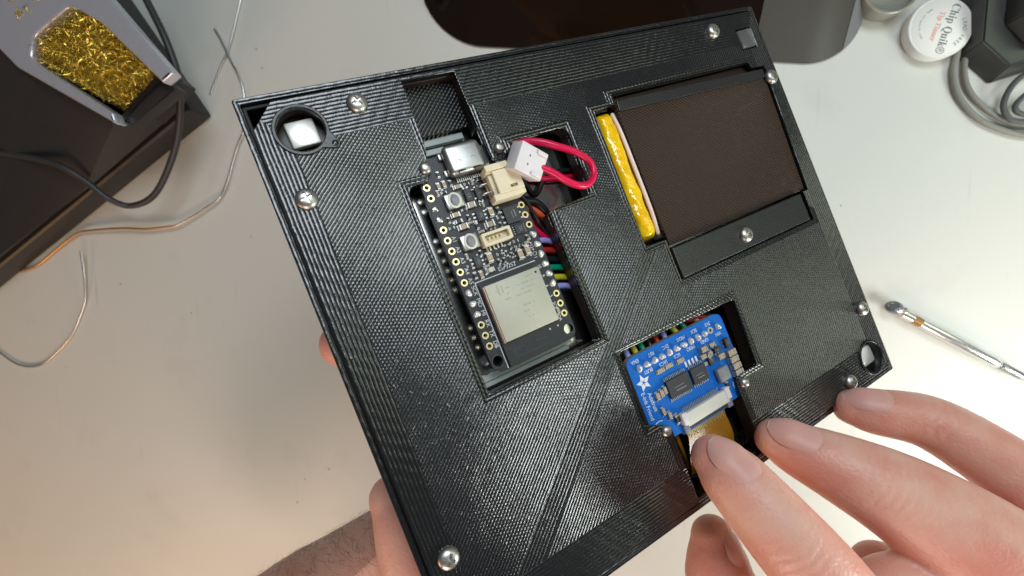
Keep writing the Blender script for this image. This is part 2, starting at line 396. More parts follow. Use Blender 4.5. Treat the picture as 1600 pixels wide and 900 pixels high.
def tube(bm, pts, rad, n=10, per=8, smooth_path=True, mi=0, flat=1.0, cap=True, up0=None):
    """tube along pts; rad number or list per control point; rounded ends"""
    P = catmull(pts, per) if smooth_path else [Vector(p) for p in pts]
    if isinstance(rad, (int, float)): Rr = [rad] * len(P)
    else:
        Rr = [v.x for v in catmull([(r, 0, 0) for r in rad], per)] if smooth_path and len(rad) > 2 else list(rad)
        if len(Rr) != len(P): Rr = [rad[0] + (rad[-1] - rad[0]) * k / (len(P) - 1) for k in range(len(P))]
    T0 = (P[1] - P[0]).normalized()
    up = Vector(up0) if up0 else (Vector((0, 0, 1)) if abs(T0.z) < 0.9 else Vector((1, 0, 0)))
    rings = []
    def ring(c, t, r, upv):
        s = t.cross(upv).normalized(); uu = s.cross(t).normalized()
        return [bm.verts.new(c + s * math.cos(2 * math.pi * k / n) * r + uu * math.sin(2 * math.pi * k / n) * r * flat) for k in range(n)], uu
    fr = []
    for i, p in enumerate(P):
        t = (P[min(i + 1, len(P) - 1)] - P[max(i - 1, 0)]).normalized()
        fr.append((p, t, Rr[i]))
    seq = []
    if cap:
        p, t, r = fr[0]
        for a in (80, 60, 40, 20):
            a = math.radians(a); seq.append((p - t * math.sin(a) * r, t, r * math.cos(a)))
    seq += fr
    if cap:
        p, t, r = fr[-1]
        for a in (20, 40, 60, 80):
            a = math.radians(a); seq.append((p + t * math.sin(a) * r, t, r * math.cos(a)))
    for (p, t, r) in seq:
        rg, up = ring(p, t, max(r, 1e-3), up); rings.append(rg)
    for a, b in zip(rings, rings[1:]):
        for k in range(n):
            f = bm.faces.new((a[k], a[(k + 1) % n], b[(k + 1) % n], b[k])); f.material_index = mi
    bm.faces.new(list(reversed(rings[0]))).material_index = mi
    bm.faces.new(rings[-1]).material_index = mi
    return rings

def rounded(pts, n=5):
    """[(x, y, r)] polygon with rounded corners"""
    out = []
    N = len(pts)
    for i, (x, y, r) in enumerate(pts):
        p = Vector((x, y))
        if r <= 0: out.append(p); continue
        a = (Vector(pts[i - 1][:2]) - p); b = (Vector(pts[(i + 1) % N][:2]) - p)
        la, lb = a.length, b.length
        a.normalize(); b.normalize()
        ang = a.angle(b)
        d = min(r / math.tan(ang / 2), la * 0.49, lb * 0.49)
        s, e = p + a * d, p + b * d
        for k in range(n + 1):
            t = k / n
            out.append(s * (1 - t) ** 2 + p * 2 * t * (1 - t) + e * t * t)
    return out

def circle(cx, cy, r, n=28):
    return [Vector((cx + r * math.cos(2 * math.pi * k / n), cy + r * math.sin(2 * math.pi * k / n))) for k in range(n)]

def rect(x0, x1, y0, y1, r=0, n=4):
    return rounded([(x0, y0, r), (x1, y0, r), (x1, y1, r), (x0, y1, r)], n)

def solid(name, outer, holes, z0, z1, m, parent=None, bev=0.12, res=1, smooth=35):
    """flat shape with holes, extruded from z0 to z1 with softened edges"""
    cu = bpy.data.curves.new(name, 'CURVE'); cu.dimensions = '2D'; cu.fill_mode = 'BOTH'
    for loop in [outer] + list(holes):
        sp = cu.splines.new('POLY'); sp.points.add(len(loop) - 1)
        for q, v in zip(sp.points, loop): q.co = (v[0], v[1], 0, 1)
        sp.use_cyclic_u = True
    cu.extrude = max((z1 - z0) / 2 - bev, 0.0)
    cu.bevel_depth = bev; cu.bevel_resolution = res; cu.offset = -bev
    tmp = bpy.data.objects.new('tmp', cu); C.objects.link(tmp)
    dg = bpy.context.evaluated_depsgraph_get()
    me = bpy.data.meshes.new_from_object(tmp.evaluated_get(dg), depsgraph=dg)
    bpy.data.objects.remove(tmp); bpy.data.curves.remove(cu)
    me.transform(Matrix.Scale(S, 4) @ Matrix.Translation((0, 0, (z0 + z1) / 2)))
    me.materials.clear()
    return link(name, me, m, parent, smooth)

def lettering(text, x, y, z, size, m, parent, rz=0.0, align='CENTER', name='lettering', squash=1.0, thick=0.01):
    cu = bpy.data.curves.new(name, 'FONT'); cu.body = text; cu.size = size
    cu.align_x = align; cu.align_y = 'CENTER'; cu.extrude = thick
    tmp = bpy.data.objects.new('tmp', cu); C.objects.link(tmp)
    dg = bpy.context.evaluated_depsgraph_get(); dg.update()
    me = bpy.data.meshes.new_from_object(tmp.evaluated_get(dg), depsgraph=dg)
    bpy.data.objects.remove(tmp); bpy.data.curves.remove(cu)
    me.transform(Matrix.Scale(S, 4) @ Matrix.Translation((x, y, z)) @ Matrix.Rotation(rz, 4, 'Z') @ Matrix.Diagonal((squash, 1, 1, 1)))
    me.materials.clear()
    return link(name, me, m, parent)

# ------------------------------------------------------------------ the bench
bm = bmesh.new()
box(bm, -1400, 1200, -900, 1100, -30, 0, 2)
o = obj('bench_top', bm, 'bench'); o['kind'] = 'structure'; o['label'] = 'off-white laminate bench top under everything'

# ------------------------------------------------------------------ the enclosure (its own tilted frame)
EM = Matrix(((0.803300, -0.375579, 0.462223, -0.010794),
             (0.314420, 0.926564, 0.206446, -0.018364),
             (-0.505816, -0.020506, 0.862398, 0.125819),
             (0, 0, 0, 1)))
enc = thing('electronics_enclosure', 'black printed plastic enclosure held open side up in the hands', 'enclosure', EM)

ZP = 1.5
feather_bay = rounded([(-6.9, 62.2, 0), (-7.4, 46, 0), (-8.6, 42.5, 2), (-9.4, 39.0, 1.6), (-14.7, 38.9, 2.4), (-14.6, -9.4, 1.0), (16.2, -9.4, 0.8),
                       (15.5, 24.0, 0.9), (28.8, 25.0, 0.8), (29.2, 43.0, 2.6), (12.7, 43.0, 1.6), (12.2, 38.9, 2.6), (6.5, 38.7, 2.6), (5.9, 62.2, 0)], 5)
driver_bay = rounded([(19.4, -14.2, 1.0), (18.4, -33.0, 0.8), (21.0, -34.2, 1.5), (25.4, -36.5, 1.8), (25.0, -55.9, 0.5), (50.0, -55.9, 0.5), (49.4, -39.0, 2.0), (50.0, -34.2, 1.8), (58.6, -34.4, 0.6),
                      (59.4, -15.4, 1.2)], 5)
batt_bay = rounded([(38.5, 7.4, 1.0), (38.8, 44.6, 1.0), (46.0, 45.4, 0.3), (46.0, 48.2, 0.4), (99.5, 47.9, 0.4), (100.2, 45.8, 0.3), (105.6, 45.6, 0.3), (103.6, 4.6, 0.3), (101.2, 4.6, 0.2), (101.2, -4.6, 0.3),
                    (45.3, -4.6, 0.4), (45.5, 7.0, 0.6)], 3)
plate_out = rounded([(-39.3, -57.0, 0.5), (109.0, -57.0, 0.5), (109.0, 63.3, 0.5), (-34.2, 63.3, 0.3), (-39.3, 58.0, 0.3)], 3)
mag_c = [(-30.7, 56.2), (102.4, 55.6), (102.4, -51.2)]
mag_holes = [circle(mag_c[0][0], mag_c[0][1], 4.7, 40), rect(99.0, 105.8, 51.8, 58.4, 0.6), circle(mag_c[2][0], mag_c[2][1], 4.7, 40)]
solid('back_plate', plate_out, [feather_bay, driver_bay, batt_bay] + mag_holes, 0.15, ZP, 'plate', enc, bev=0.16)

low_out = rounded([(-38.6, -56.2, .5), (108.2, -56.2, .5), (108.2, 62.4, .5), (-33.5, 62.4, .3), (-38.6, 57.2, .3)], 3)
low_f = rounded([(-6.8, 62.0, 0), (-6.8, 48.0, 0), (-15.0, 48.0, 1), (-15.0, -9.7, 1), (16.35, -9.6, 0.6), (15.8, 23.9, 0.5), (29.0, 24.8, 0.6), (29.4, 43.2, 2.2),
                 (13.0, 47.8, 1), (6.1, 48.0, 0), (6.1, 62.0, 0)], 4)
low_d = rounded([(19.2, -14.0, 0.8), (18.2, -41.0, 0.8), (24.9, -41.2, 0.5), (24.7, -55.6, 0.4), (50.2, -55.6, 0.4), (50.2, -41.2, 0.4), (57.4, -41.0, 0.5), (58.8, -34.6, 0.4), (59.6, -15.2, 1.0)], 4)
low_b = rect(38.9, 105.4, -4.9, 48.0, 0.4)
solid('inner_frame', low_out, [low_f, low_d, low_b] + [circle(cx, cy, 4.8, 32) for cx, cy in mag_c], -3.3, 0.10, 'wall', enc, bev=0.05, res=0)
# the tray behind: outer wall and floor
solid('outer_rim', rect(-41.0, 111.8, -59.3, 65.6, 0.7), [rect(-39.75, 110.4, -57.9, 64.2, 0.4)], -8.0, 0.35, 'plate', enc, bev=0.2)
solid('inner_lip', rect(-39.7, 110.3, -57.8, 64.1, 0.4), [rect(-39.0, 109.6, -57.1, 63.4, 0.3)], -8.0, -0.55, 'dark', enc, bev=0.1, res=0)
solid('tray_floor', rect(-41.0, 111.8, -59.3, 65.6, 0.7), [], -9.4, -8.05, 'case', enc, bev=0.2)
# cable ramp in front of the socket
bm = bmesh.new()
vs = [bm.verts.new(c) for c in ((-6.75, 62.0, -2.0), (6.05, 62.0, -2.0), (6.05, 50.6, -2.9), (-6.75, 50.6, -2.9),
                                (-6.75, 62.0, -5.6), (6.05, 62.0, -5.6), (6.05, 50.6, -5.6), (-6.75, 50.6, -5.6))]
for q in ((3, 2, 1, 0), (4, 5, 6, 7), (0, 1, 5, 4), (1, 2, 6, 5), (2, 3, 7, 6), (3, 0, 4, 7)):
    bm.faces.new([vs[i] for i in q])
obj('cable_ramp', bm, 'case', enc)

# magnets in ring pockets
for i, (cx, cy) in enumerate(mag_c):
    outer = circle(cx, cy, 5.5, 48)
    if i == 0:      # the pocket by the chamfered corner has a pry notch
        outer = [v for v in outer if not (math.degrees(math.atan2(v.y - cy, v.x - cx)) % 360 > 305 and math.degrees(math.atan2(v.y - cy, v.x - cx)) % 360 < 341)]
        k = max(range(len(outer)), key=lambda j: 0 if math.degrees(math.atan2(outer[j].y - cy, outer[j].x - cx)) % 360 > 305 else math.degrees(math.atan2(outer[j].y - cy, outer[j].x - cx)) % 360)
        outer[k + 1:k + 1] = [Vector((cx + 5.0, cy - 5.4)), Vector((cx + 6.0, cy - 5.2)), Vector((cx + 6.5, cy - 4.4)), Vector((cx + 6.0, cy - 3.4))]
        holes = [circle(cx, cy, 4.65, 40), circle(cx + 5.35, cy - 4.3, 0.5, 10)]
    else: holes = [circle(cx, cy, 4.65, 40)]
    if i != 1: solid('magnet_pocket', outer, holes, -0.4, ZP + 0.32, 'ring', enc, bev=0.2, res=2)
    bm = bmesh.new(); box(bm, -3.0, 3.0, -2.9, 2.9, -0.8, 0.8, 0.5)
    mg = obj('magnet', bm, 'magnet' if i != 1 else 'clear_plug', enc, 40); mg.location = Vector(((cx + 0.25, cy + 0.4, -1.6) if i == 0 else (cx, cy - 0.5, 1.1) if i == 1 else (cx + 1.6, cy - 0.2, -1.4))) * S
    mg.rotation_euler = (0, 0, 0.03)
    bm = bmesh.new(); lathe(bm, [(0, -2.6), (4.78, -2.6), (4.78, -2.9), (0, -2.9)], 24, cx, cy)
    obj('pocket_floor', bm, 'wall', enc)

# battery cover and its strap
solid('battery_cover', rounded([(46.4, 5.0, .4), (103.1, 5.0, .3), (105.2, 45.0, .3), (46.8, 46.4, .3)], 3), [], -0.8, 0.75, 'cover', enc, bev=0.15)
solid('cover_rib', rounded([(46.9, 43.4, .3), (104.6, 42.0, .3), (104.8, 44.6, .3), (47.0, 46.1, .3)], 3), [], 0.78, 1.3, 'bar', enc, bev=0.15)
solid('cover_ledge', rect(46.6, 104.8, 44.9, 47.7), [], -3.0, -0.9, 'wall', enc, bev=0.05, res=0)
solid('strap_bar', rect(45.7, 98.9, -4.2, 4.3, 0.3), [], -2.2, 2.0, 'bar', enc, bev=0.25)

# screws: pan heads with a cross recess cut into them
def screw_mesh(name, R, hgt, arm, wid, dep):
    bm = bmesh.new(); n, rr = 72, 26
    rings = []
    for j in range(rr + 1):
        r = R * j / rr
        if j == 0: ring = [bm.verts.new((0, 0, hgt - dep))]
        else:
            ring = []
            for k in range(n):
                a = 2 * math.pi * k / n
                x, y = r * math.cos(a), r * math.sin(a)
                z = hgt * math.sqrt(max(0, 1 - (r / R) ** 2.6)) if r < R else 0
                d = min(abs(x), abs(y))
                if d < wid and max(abs(x), abs(y)) < arm: z -= dep * (1.0 - 0.35 * max(abs(x), abs(y)) / arm)
                ring.append(bm.verts.new((x, y, z)))
        rings.append(ring)
    for a, b in zip(rings, rings[1:]):
        for k in range(n):
            k2 = (k + 1) % n
            if len(a) == 1: bm.faces.new((a[0], b[k], b[k2]))
            else: bm.faces.new((a[k], b[k], b[k2], a[k2]))
    lathe(bm, [(R, 0), (R, -0.25), (R * 0.5, -0.3), (R * 0.5, -1.2), (0, -1.2)], n)
    bmesh.ops.remove_doubles(bm, verts=bm.verts, dist=0.001)
    bmesh.ops.recalc_face_normals(bm, faces=bm.faces)
    return bm
big = obj('screw', screw_mesh('screw', 2.25, 1.3, 1.2, 0.27, 0.55), 'steel', enc, 50)
bigs = [(-18.0, 59.3), (-34.7, 42.1), (-35.0, -35.6), (89.8, 59.3), (106.4, 41.5), (71.6, -0.4), (106.4, -36.5), (89.8, -53.8)]
for i, (x, y) in enumerate(bigs):
    s = big if i == 0 else again(big, enc)
    s.location = Vector((x, y, (ZP if i != 5 else 2.0) + 0.12)) * S; s.rotation_euler = (0.02 * (i % 3 - 1), 0.03, [0.45, 0.2, 0.9, 0.1, 1.1, 0.7, 0.3, 1.3][i])
small = obj('screw', screw_mesh('screw', 1.45, 1.1, 0.5, 0.12, 0.12), 'steel', enc, 50)
for i, (x, y) in enumerate([(-9.3, 41.9), (9.4, 42.0), (51.9, -36.9), (23.5, -36.9)]):
    s = small if i == 0 else again(small, enc)
    s.location = Vector((x, y, ZP + 0.1)) * S; s.rotation_euler = (0, 0, 0.4 * i)

# ------------------------------------------------------------------ display panel lying under the boards
disp = thing('ink_display', 'silver-backed flat display panel seen through the openings of the enclosure', 'display', EM)
bm = bmesh.new(); box(bm, -36, 106, -47.0, 57, -6.9, -5.9, 0.15); obj('foil_back', bm, 'mirror', disp)
bm = bmesh.new(); box(bm, -34, 104, -53.0, 60, -7.9, -6.95, 0.1); obj('glass_sheet', bm, 'dark', disp)
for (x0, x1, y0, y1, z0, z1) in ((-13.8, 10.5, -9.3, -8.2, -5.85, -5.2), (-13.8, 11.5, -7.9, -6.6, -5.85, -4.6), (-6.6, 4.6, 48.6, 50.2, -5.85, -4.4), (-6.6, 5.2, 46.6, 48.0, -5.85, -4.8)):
    bm = bmesh.new(); box(bm, x0, x1, y0, y1, z0, z1, 0.15); obj('reflection_strip', bm, 'reflection_strip', disp)  # pale bars added to stand in for the bright reflection in the display back
# amber ribbon folds from the panel edge up into the connector
bm = bmesh.new()
prof = [(-53.5, -6.2), (-54.2, -5.4), (-53.6, -4.2), (-51.0, -3.0), (-47.5, -1.9), (-44.0, -1.2), (-41.8, -0.9), (-39.4, -0.75)]
prof = [(v.x, v.y) for v in catmull([(a, b, 0) for a, b in prof], 5)]
def rib(x0, x1, off, widen=0.0):
    vv = []
    for (y, z) in prof:
        k = min(1, max(0, (-y - 43) / 6)) * widen
        vv.append([bm.verts.new((x0 - k, y, z + off)), bm.verts.new((x1 + k, y, z + off))])
    return vv
a = rib(30.6, 44.4, 0.0, 1.2); b = rib(30.6, 44.4, 0.14, 1.2)
for i in range(len(a) - 1):
    bm.faces.new((b[i][0], b[i][1], b[i + 1][1], b[i + 1][0])); bm.faces.new((a[i + 1][0], a[i + 1][1], a[i][1], a[i][0]))
    bm.faces.new((a[i][0], b[i][0], b[i + 1][0], a[i + 1][0])); bm.faces.new((b[i][1], a[i][1], a[i + 1][1], b[i + 1][1]))
rb = obj('ribbon_cable', bm, 'kapton', disp, 60)
for x0, x1 in ((29.2, 30.2), (44.9, 46.6)):
    bm = bmesh.new(); box(bm, x0, x1, -52, -41, -4.2, -4.05, 0.05); obj('ribbon_tab', bm, 'kapton', disp)
for k in range(24):
    x = 31.3 + k * 0.53
    bm = bmesh.new(); box(bm, x - 0.16, x + 0.16, -42.6 - (0.5 if k % 2 else 0.0), -40.5, -0.78, -0.70)
    f = obj('contact_finger', bm, 'gold', rb)
    f.rotation_euler = (0, 0, 0)

# ------------------------------------------------------------------ microcontroller board
mcu = thing('microcontroller_board', 'long black circuit board with silver radio module in the enclosure opening', 'circuit board', EM)
bout = rounded([(-11.43, -6.4, 2.6), (11.43, -6.4, 2.6), (11.43, 44.4, 2.6), (-11.43, 44.4, 2.6)], 6)
lp = [(-10.16, 2.54 * i) for i in range(16)]; rp = [(10.16, 2.54 * i) for i in range(12)]
mh = [(-9.6, -3.9), (9.7, -3.9)]
solid('board', bout, [circle(x, y, 0.5, 14) for x, y in lp + rp] + [circle(x, y, 1.25, 20) for x, y in mh], -1.6, 0.0, 'pcb_black', mcu, bev=0.05, res=0)
solder_left = {15 - 2: 0, 15 - 3: 0, 15 - 10: 1, 15 - 11: 1, 15 - 12: 1}
def pad_mesh():
    bm = bmesh.new()
    lathe(bm, [(0.46, -1.67), (0.83, -1.67), (0.83, -1.62), (0.83, 0.02), (0.83, 0.045), (0.46, 0.045), (0.46, -1.67)], 20)
    return bm
pad = None
def blob(parent, x, y, z, r=0.85, hgt=1.0, seed=0, m='solder', name='solder_joint'):
    bm = bmesh.new(); rnd = random.Random(seed)
    bmesh.ops.create_icosphere(bm, subdivisions=3, radius=1.0)
    ph = [rnd.uniform(0, 6.28) for _ in range(4)]
    for v in bm.verts:
        a = math.atan2(v.co.y, v.co.x)
        k = 1 + 0.14 * math.sin(2 * a + ph[0]) + 0.1 * math.sin(3 * a + ph[1])
        pk = max(0, v.co.z) ** 3 * 0.5
        v.co = Vector((v.co.x * r * k + pk * 0.3 * math.cos(ph[2]), v.co.y * r * k + pk * 0.3 * math.sin(ph[2]), max(v.co.z, -0.05) * hgt * (0.7 + 0.3 * k)))
    o = obj(name, bm, m, parent, 60); o.location = Vector((x, y, z)) * S
    return o
for i, (x, y) in enumerate(lp):
    if i in solder_left:
        if solder_left[i]: blob(mcu, x, y, 0.03, 0.8, 0.7, i)
        else: blob(mcu, x, y, 0.03, 0.78, 0.35, i, 'tin')
        continue
    if pad is None: pad = obj('pad_ring', pad_mesh(), 'gold', mcu, 30); pad.location = Vector((x, y, 0)) * S
    else: again(pad, mcu, (x, y, 0))
for i, (x, y) in enumerate(rp):
    if i in (3, 4, 5, 6, 7, 8): blob(mcu, x, y, 0.03, 0.85, 0.75, 40 + i)
    else: again(pad, mcu, (x, y, 0))
# dark pads of soldered holes, seen from below
for (x, y) in mh:
    bm = bmesh.new(); lathe(bm, [(1.25, 0.02), (1.55, 0.02), (1.55, 0.035), (1.25, 0.035), (1.25, 0.02)], 24, x, y); obj('mounting_ring', bm, 'chip', mcu)
# usb socket
bm = bmesh.new()
box(bm, -4.5, 4.5, 38.2, 45.4, 0.1, 3.25, 1.2, seg=4)
us = obj('socket_shell', bm, 'silver', mcu, 40); us.name = 'usb_socket'
bm = bmesh.new(); box(bm, -3.6, 3.6, 45.36, 45.43, 0.75, 2.6, 0.03); obj('socket_mouth', bm, 'dark', us)
for x in (-1.9, 1.9):
    bm = bmesh.new(); box(bm, x - 0.9, x + 0.9, 38.7, 39.05, 3.2, 3.27); box(bm, x - 0.9, x - 0.65, 38.2, 39.0, 3.2, 3.28); obj('latch_slot', bm, 'dark', us)
    bm = bmesh.new(); tube(bm, [(x - 0.55, 41.0, 3.24), (x - 0.2, 41.5, 3.27), (x + 0.3, 41.5, 3.27), (x + 0.6, 41.0, 3.24)], 0.1, 6); obj('spring_notch', bm, 'chrome_dark', us, 60)
for x0 in (-5.3, 4.5):
    for y0 in (39.0, 43.0):
        bm = bmesh.new(); box(bm, x0, x0 + 0.8, y0, y0 + 1.5, 0, 1.0, 0.2); obj('anchor_tab', bm, 'silver', us, 40)
for k in range(12):
    bm = bmesh.new(); x = -2.75 + k * 0.5; box(bm, x - 0.12, x + 0.12, 37.2, 38.4, 0.02, 0.18); obj('contact_pin', bm, 'silver', us)

# battery socket (cream, open to the side of the board)
jx0, jx1, jy0, jy1 = 3.0, 10.6, 29.7, 37.6
js = bpy.data.objects.new('battery_socket', None); C.objects.link(js); js.parent = mcu
bm = bmesh.new(); box(bm, jx0, jx1, jy0, jy1, 0.05, 0.9, 0.15); obj('socket_floor', bm, 'cream', js, 40)
for y0, y1 in ((jy0, jy0 + 1.5), (jy1 - 1.5, jy1)):
    bm = bmesh.new(); box(bm, jx0 - 0.5, jx1, y0, y1, 0.9, 4.4, 0.2); obj('socket_side', bm, 'cream', js, 40)
bm = bmesh.new(); box(bm, jx0 + 0.1, jx0 + 1.5, jy0 + 1.55, jy1 - 1.55, 0.9, 3.6, 0.15); obj('socket_back', bm, 'cream', js, 40)
solid('socket_roof', rect(jx0 + 1.0, jx1 - 0.1, jy0 + 1.2, jy1 - 1.2, 0.2), [rect(jx0 + 4.2, jx1 - 1.6, jy0 + 2.0, jy0 + 2.7, 0.2)], 3.8, 4.75, 'cream', js, bev=0.15)
solid('socket_top_rail', rect(jx0 - 0.5, jx1 - 2.4, jy1 - 1.1, jy1 + 0.3, 0.2), [], 4.45, 5.2, 'cream', js, bev=0.15)
for y in (32.6, 34.7):
    bm = bmesh.new(); tube(bm, [(3.2, y, 1.9), (1.6, y, 1.8), (0.9, y, 0.9), (0.5, y, 0.25), (-0.5, y, 0.2)], 0.33, 8); obj('socket_pin', bm, 'silver', js, 60)

# two push buttons
for (cx, cy) in ((-5.6, 33.3), (-5.7, 23.4)):
    bt = bpy.data.objects.new('push_button', None); C.objects.link(bt); bt.parent = mcu
    bm = bmesh.new(); box(bm, cx - 2.1, cx + 2.1, cy - 1.75, cy + 1.75, 0.05, 1.5, 0.3); obj('button_frame', bm, 'silver', bt, 40)
    bm = bmesh.new()
    rg = lathe(bm, [(0, 2.15), (0.75, 2.12), (1.0, 1.9), (1.05, 1.45), (0, 1.45)], 28)
    bmesh.ops.scale(bm, vec=(0.95, 1.2, 1), verts=bm.verts); bmesh.ops.translate(bm, vec=(cx, cy, 0), verts=bm.verts)
    obj('button_cap', bm, 'button', bt, 40)
    solid('button_lip', [Vector((cx, cy)) + Vector((v.x * 1.0, v.y * 1.15)) for v in circle(0, 0, 1.6, 24)], [[Vector((cx, cy)) + Vector((v.x * 0.95, v.y * 1.2)) for v in circle(0, 0, 1.12, 24)]], 1.45, 1.72, 'ivory', bt, bev=0.08)

# small cream socket with five pins in a row
qs = bpy.data.objects.new('sensor_socket', None); C.objects.link(qs); qs.parent = mcu
solid('sensor_socket_wall', rect(-3.3, 4.1, 21.0, 24.0, 0.4), [rect(-2.6, 3.4, 21.7, 23.4, 0.3)], 0.05, 2.7, 'cream', qs, bev=0.12)
bm = bmesh.new(); box(bm, -2.6, 3.4, 21.7, 23.4, 0.1, 1.0); obj('sensor_socket_floor', bm, 'cream', qs)
for k in range(4):
    bm = bmesh.new(); box(bm, -1.6 + k, -1.3 + k, 22.5, 22.8, 1.0, 2.2); obj('socket_contact', bm, 'gold', qs)
    bm = bmesh.new(); box(bm, -1.65 + k, -1.25 + k, 20.0, 21.1, 0.03, 0.35); obj('socket_lead', bm, 'silver', qs)

# radio module
rm = bpy.data.objects.new('radio_module', None); C.objects.link(rm); rm.parent = mcu
bm = bmesh.new(); box(bm, -7.5, 7.6, -6.3, 13.5, 0.03, 0.8, 0.05, seg=1); obj('module_board', bm, 'pcb_black', rm)
bm = bmesh.new(); box(bm, -7.0, 7.2, -0.6, 12.8, 0.85, 2.45, 0.25); obj('shield_can', bm, 'shield', rm, 40)
bm = bmesh.new(); box(bm, -7.25, -7.02, -0.7, 12.7, 0.82, 2.1, 0.05); obj('shield_flange', bm, 'copper', rm)
bm = bmesh.new(); lathe(bm, [(0, 2.47), (0.28, 2.47), (0.28, 2.4), (0, 2.4)], 16, 6.0, 11.7); obj('orientation_dot', bm, 'dark', rm)
for i, (x, y, w, h) in enumerate([(-4.4, 9.6, 0.35, 2.6), (-3.4, 9.9, 0.3, 1.8), (-2.6, 9.3, 0.5, 0.3), (-3.6, 8.2, 1.6, 0.25), (-2.4, 10.6, 0.9, 0.25), (-5.1, 10.6, 0.6, 0.25)]):
    bm = bmesh.new(); box(bm, x, x + w, y, y + h, 2.44, 2.462); obj('etched_mark', bm, 'etch', rm)
for i, (x, y, w, h) in enumerate([(2.6, 11.4, 2.6, 0.3), (0.6, 10.2, 4.6, 0.35), (1.0, 9.1, 4.4, 0.25), (-0.6, 8.0, 4.2, 0.3), (0.2, 5.4, 3.4, 0.35), (-0.8, 4.0, 2.0, 0.3), (0.4, 2.6, 1.6, 0.25)]):
    for k in range(int(w / 0.5)):           # illegible etched rows, broken into letter-sized strokes
        if (k * 7 + i * 3) % 5 == 0: continue
        bm = bmesh.new(); box(bm, x + k * 0.5, x + k * 0.5 + 0.36, y, y + h, 2.44, 2.458); obj('etched_mark', bm, 'etch', rm)
for (x, y) in ((4.8, -2.0), (7.0, -2.0)):
    bm = bmesh.new(); lathe(bm, [(0, 0.84), (0.22, 0.84), (0.22, 0.8)], 12, x, y); obj('test_point', bm, 'silver', rm)
for k, (x0, x1, y0, y1) in enumerate([(-5.5, 3.5, -4.9, -4.7), (-5.5, -5.3, -4.9, -3.0), (-2.5, -2.3, -4.9, -3.0), (-5.5, -2.5, -3.0, -2.8), (0.2, 3.2, -3.2, -3.0)]):
    bm = bmesh.new(); box(bm, x0, x1, y0, y1, 0.79, 0.815); obj('antenna_trace', bm, 'chip', rm)
# white border lines round the module and board lettering
for (x0, x1, y0, y1) in [(-8.0, -7.82, -6.3, 14.2), (-8.0, 8.0, 14.2, 14.4)]:
    bm = bmesh.new(); box(bm, x0, x1, y0, y1, 0.0, 0.03); obj('silkscreen_line', bm, 'ink', mcu)
for t_, y in (('A1', 25.2), ('A2', 22.7), ('A3', 20.1), ('A4', 17.5), ('A5', 15.1), ('SCK', 12.75), ('MO', 9.9), ('MI', 7.4), ('RX', 4.9), ('TX', 2.4), ('DB', -0.2)):
    lettering(t_, -8.65, y, 0.03, 1.35, 'ink', mcu, -math.pi / 2, squash=0.95)
for t_, y in (('13', 20.3), ('12', 17.8), ('11', 15.2), ('10', 12.6), ('9', 10.2), ('6', 7.6), ('5', 5.0), ('SCL', 2.6), ('SDA', -0.4)):
    lettering(t_, 8.6, y, 0.03, 1.15, 'ink', mcu, -math.pi / 2, squash=0.9)
lettering('ESP32S2', 0.8, 15.3, 0.03, 1.35, 'ink', mcu)
lettering('LED', -4.2, 16.0, 0.03, 0.9, 'ink', mcu, -math.pi / 2)

# surface parts
def two_end(name, parent, x, y, L, W, H, body, rz=0.0):
    bm = bmesh.new()
    box(bm, -L / 2 * 0.55, L / 2 * 0.55, -W / 2, W / 2, 0.0, H, 0.06, 0, seg=1)
    for s in (-1, 1):
        a0, a1 = sorted((s * L / 2 * 0.55, s * L / 2))
        box(bm, a0, a1, -W / 2 * 1.04, W / 2 * 1.04, 0.0, H * 1.03, 0.08, 1, seg=1)
        b0, b1 = sorted((s * L / 2 * 0.8, s * L / 2 * 1.25)); box(bm, b0, b1, -W / 2, W / 2, 0.0, H * 0.3, 0, 1)
    o = obj(name, bm, [body, 'silver'], parent, 40); o.location = Vector((x, y, 0.04)) * S; o.rotation_euler = (0, 0, rz)
    return o
def leaded(name, parent, x, y, W, Hh, ht, nl, rz=0.0, lw=0.22, ll=0.7, body='chip', mark=True):
    bm = bmesh.new()
    box(bm, -W / 2, W / 2, -Hh / 2, Hh / 2, 0.1, ht, 0.08, 0, seg=1)
    for s in (-1, 1):
        for k in range(nl):
            px = -W / 2 + W * (k + 0.5) / nl
            y0, y1 = sorted((s * Hh / 2 * 0.98, s * (Hh / 2 + ll)))
            box(bm, px - lw / 2, px + lw / 2, y0, y1, 0.02, 0.22, 0, 1)
    if mark:
        box(bm, -W * 0.25, W * 0.2, -0.05, 0.06, ht, ht + 0.012, 0, 2); box(bm, -W * 0.2, W * 0.25, -Hh * 0.22, -Hh * 0.17, ht, ht + 0.012, 0, 2)
    o = obj(name, bm, [body, 'silver', 'button'], parent); o.location = Vector((x, y, 0.03)) * S; o.rotation_euler = (0, 0, rz)
    return o
H2 = math.pi / 2
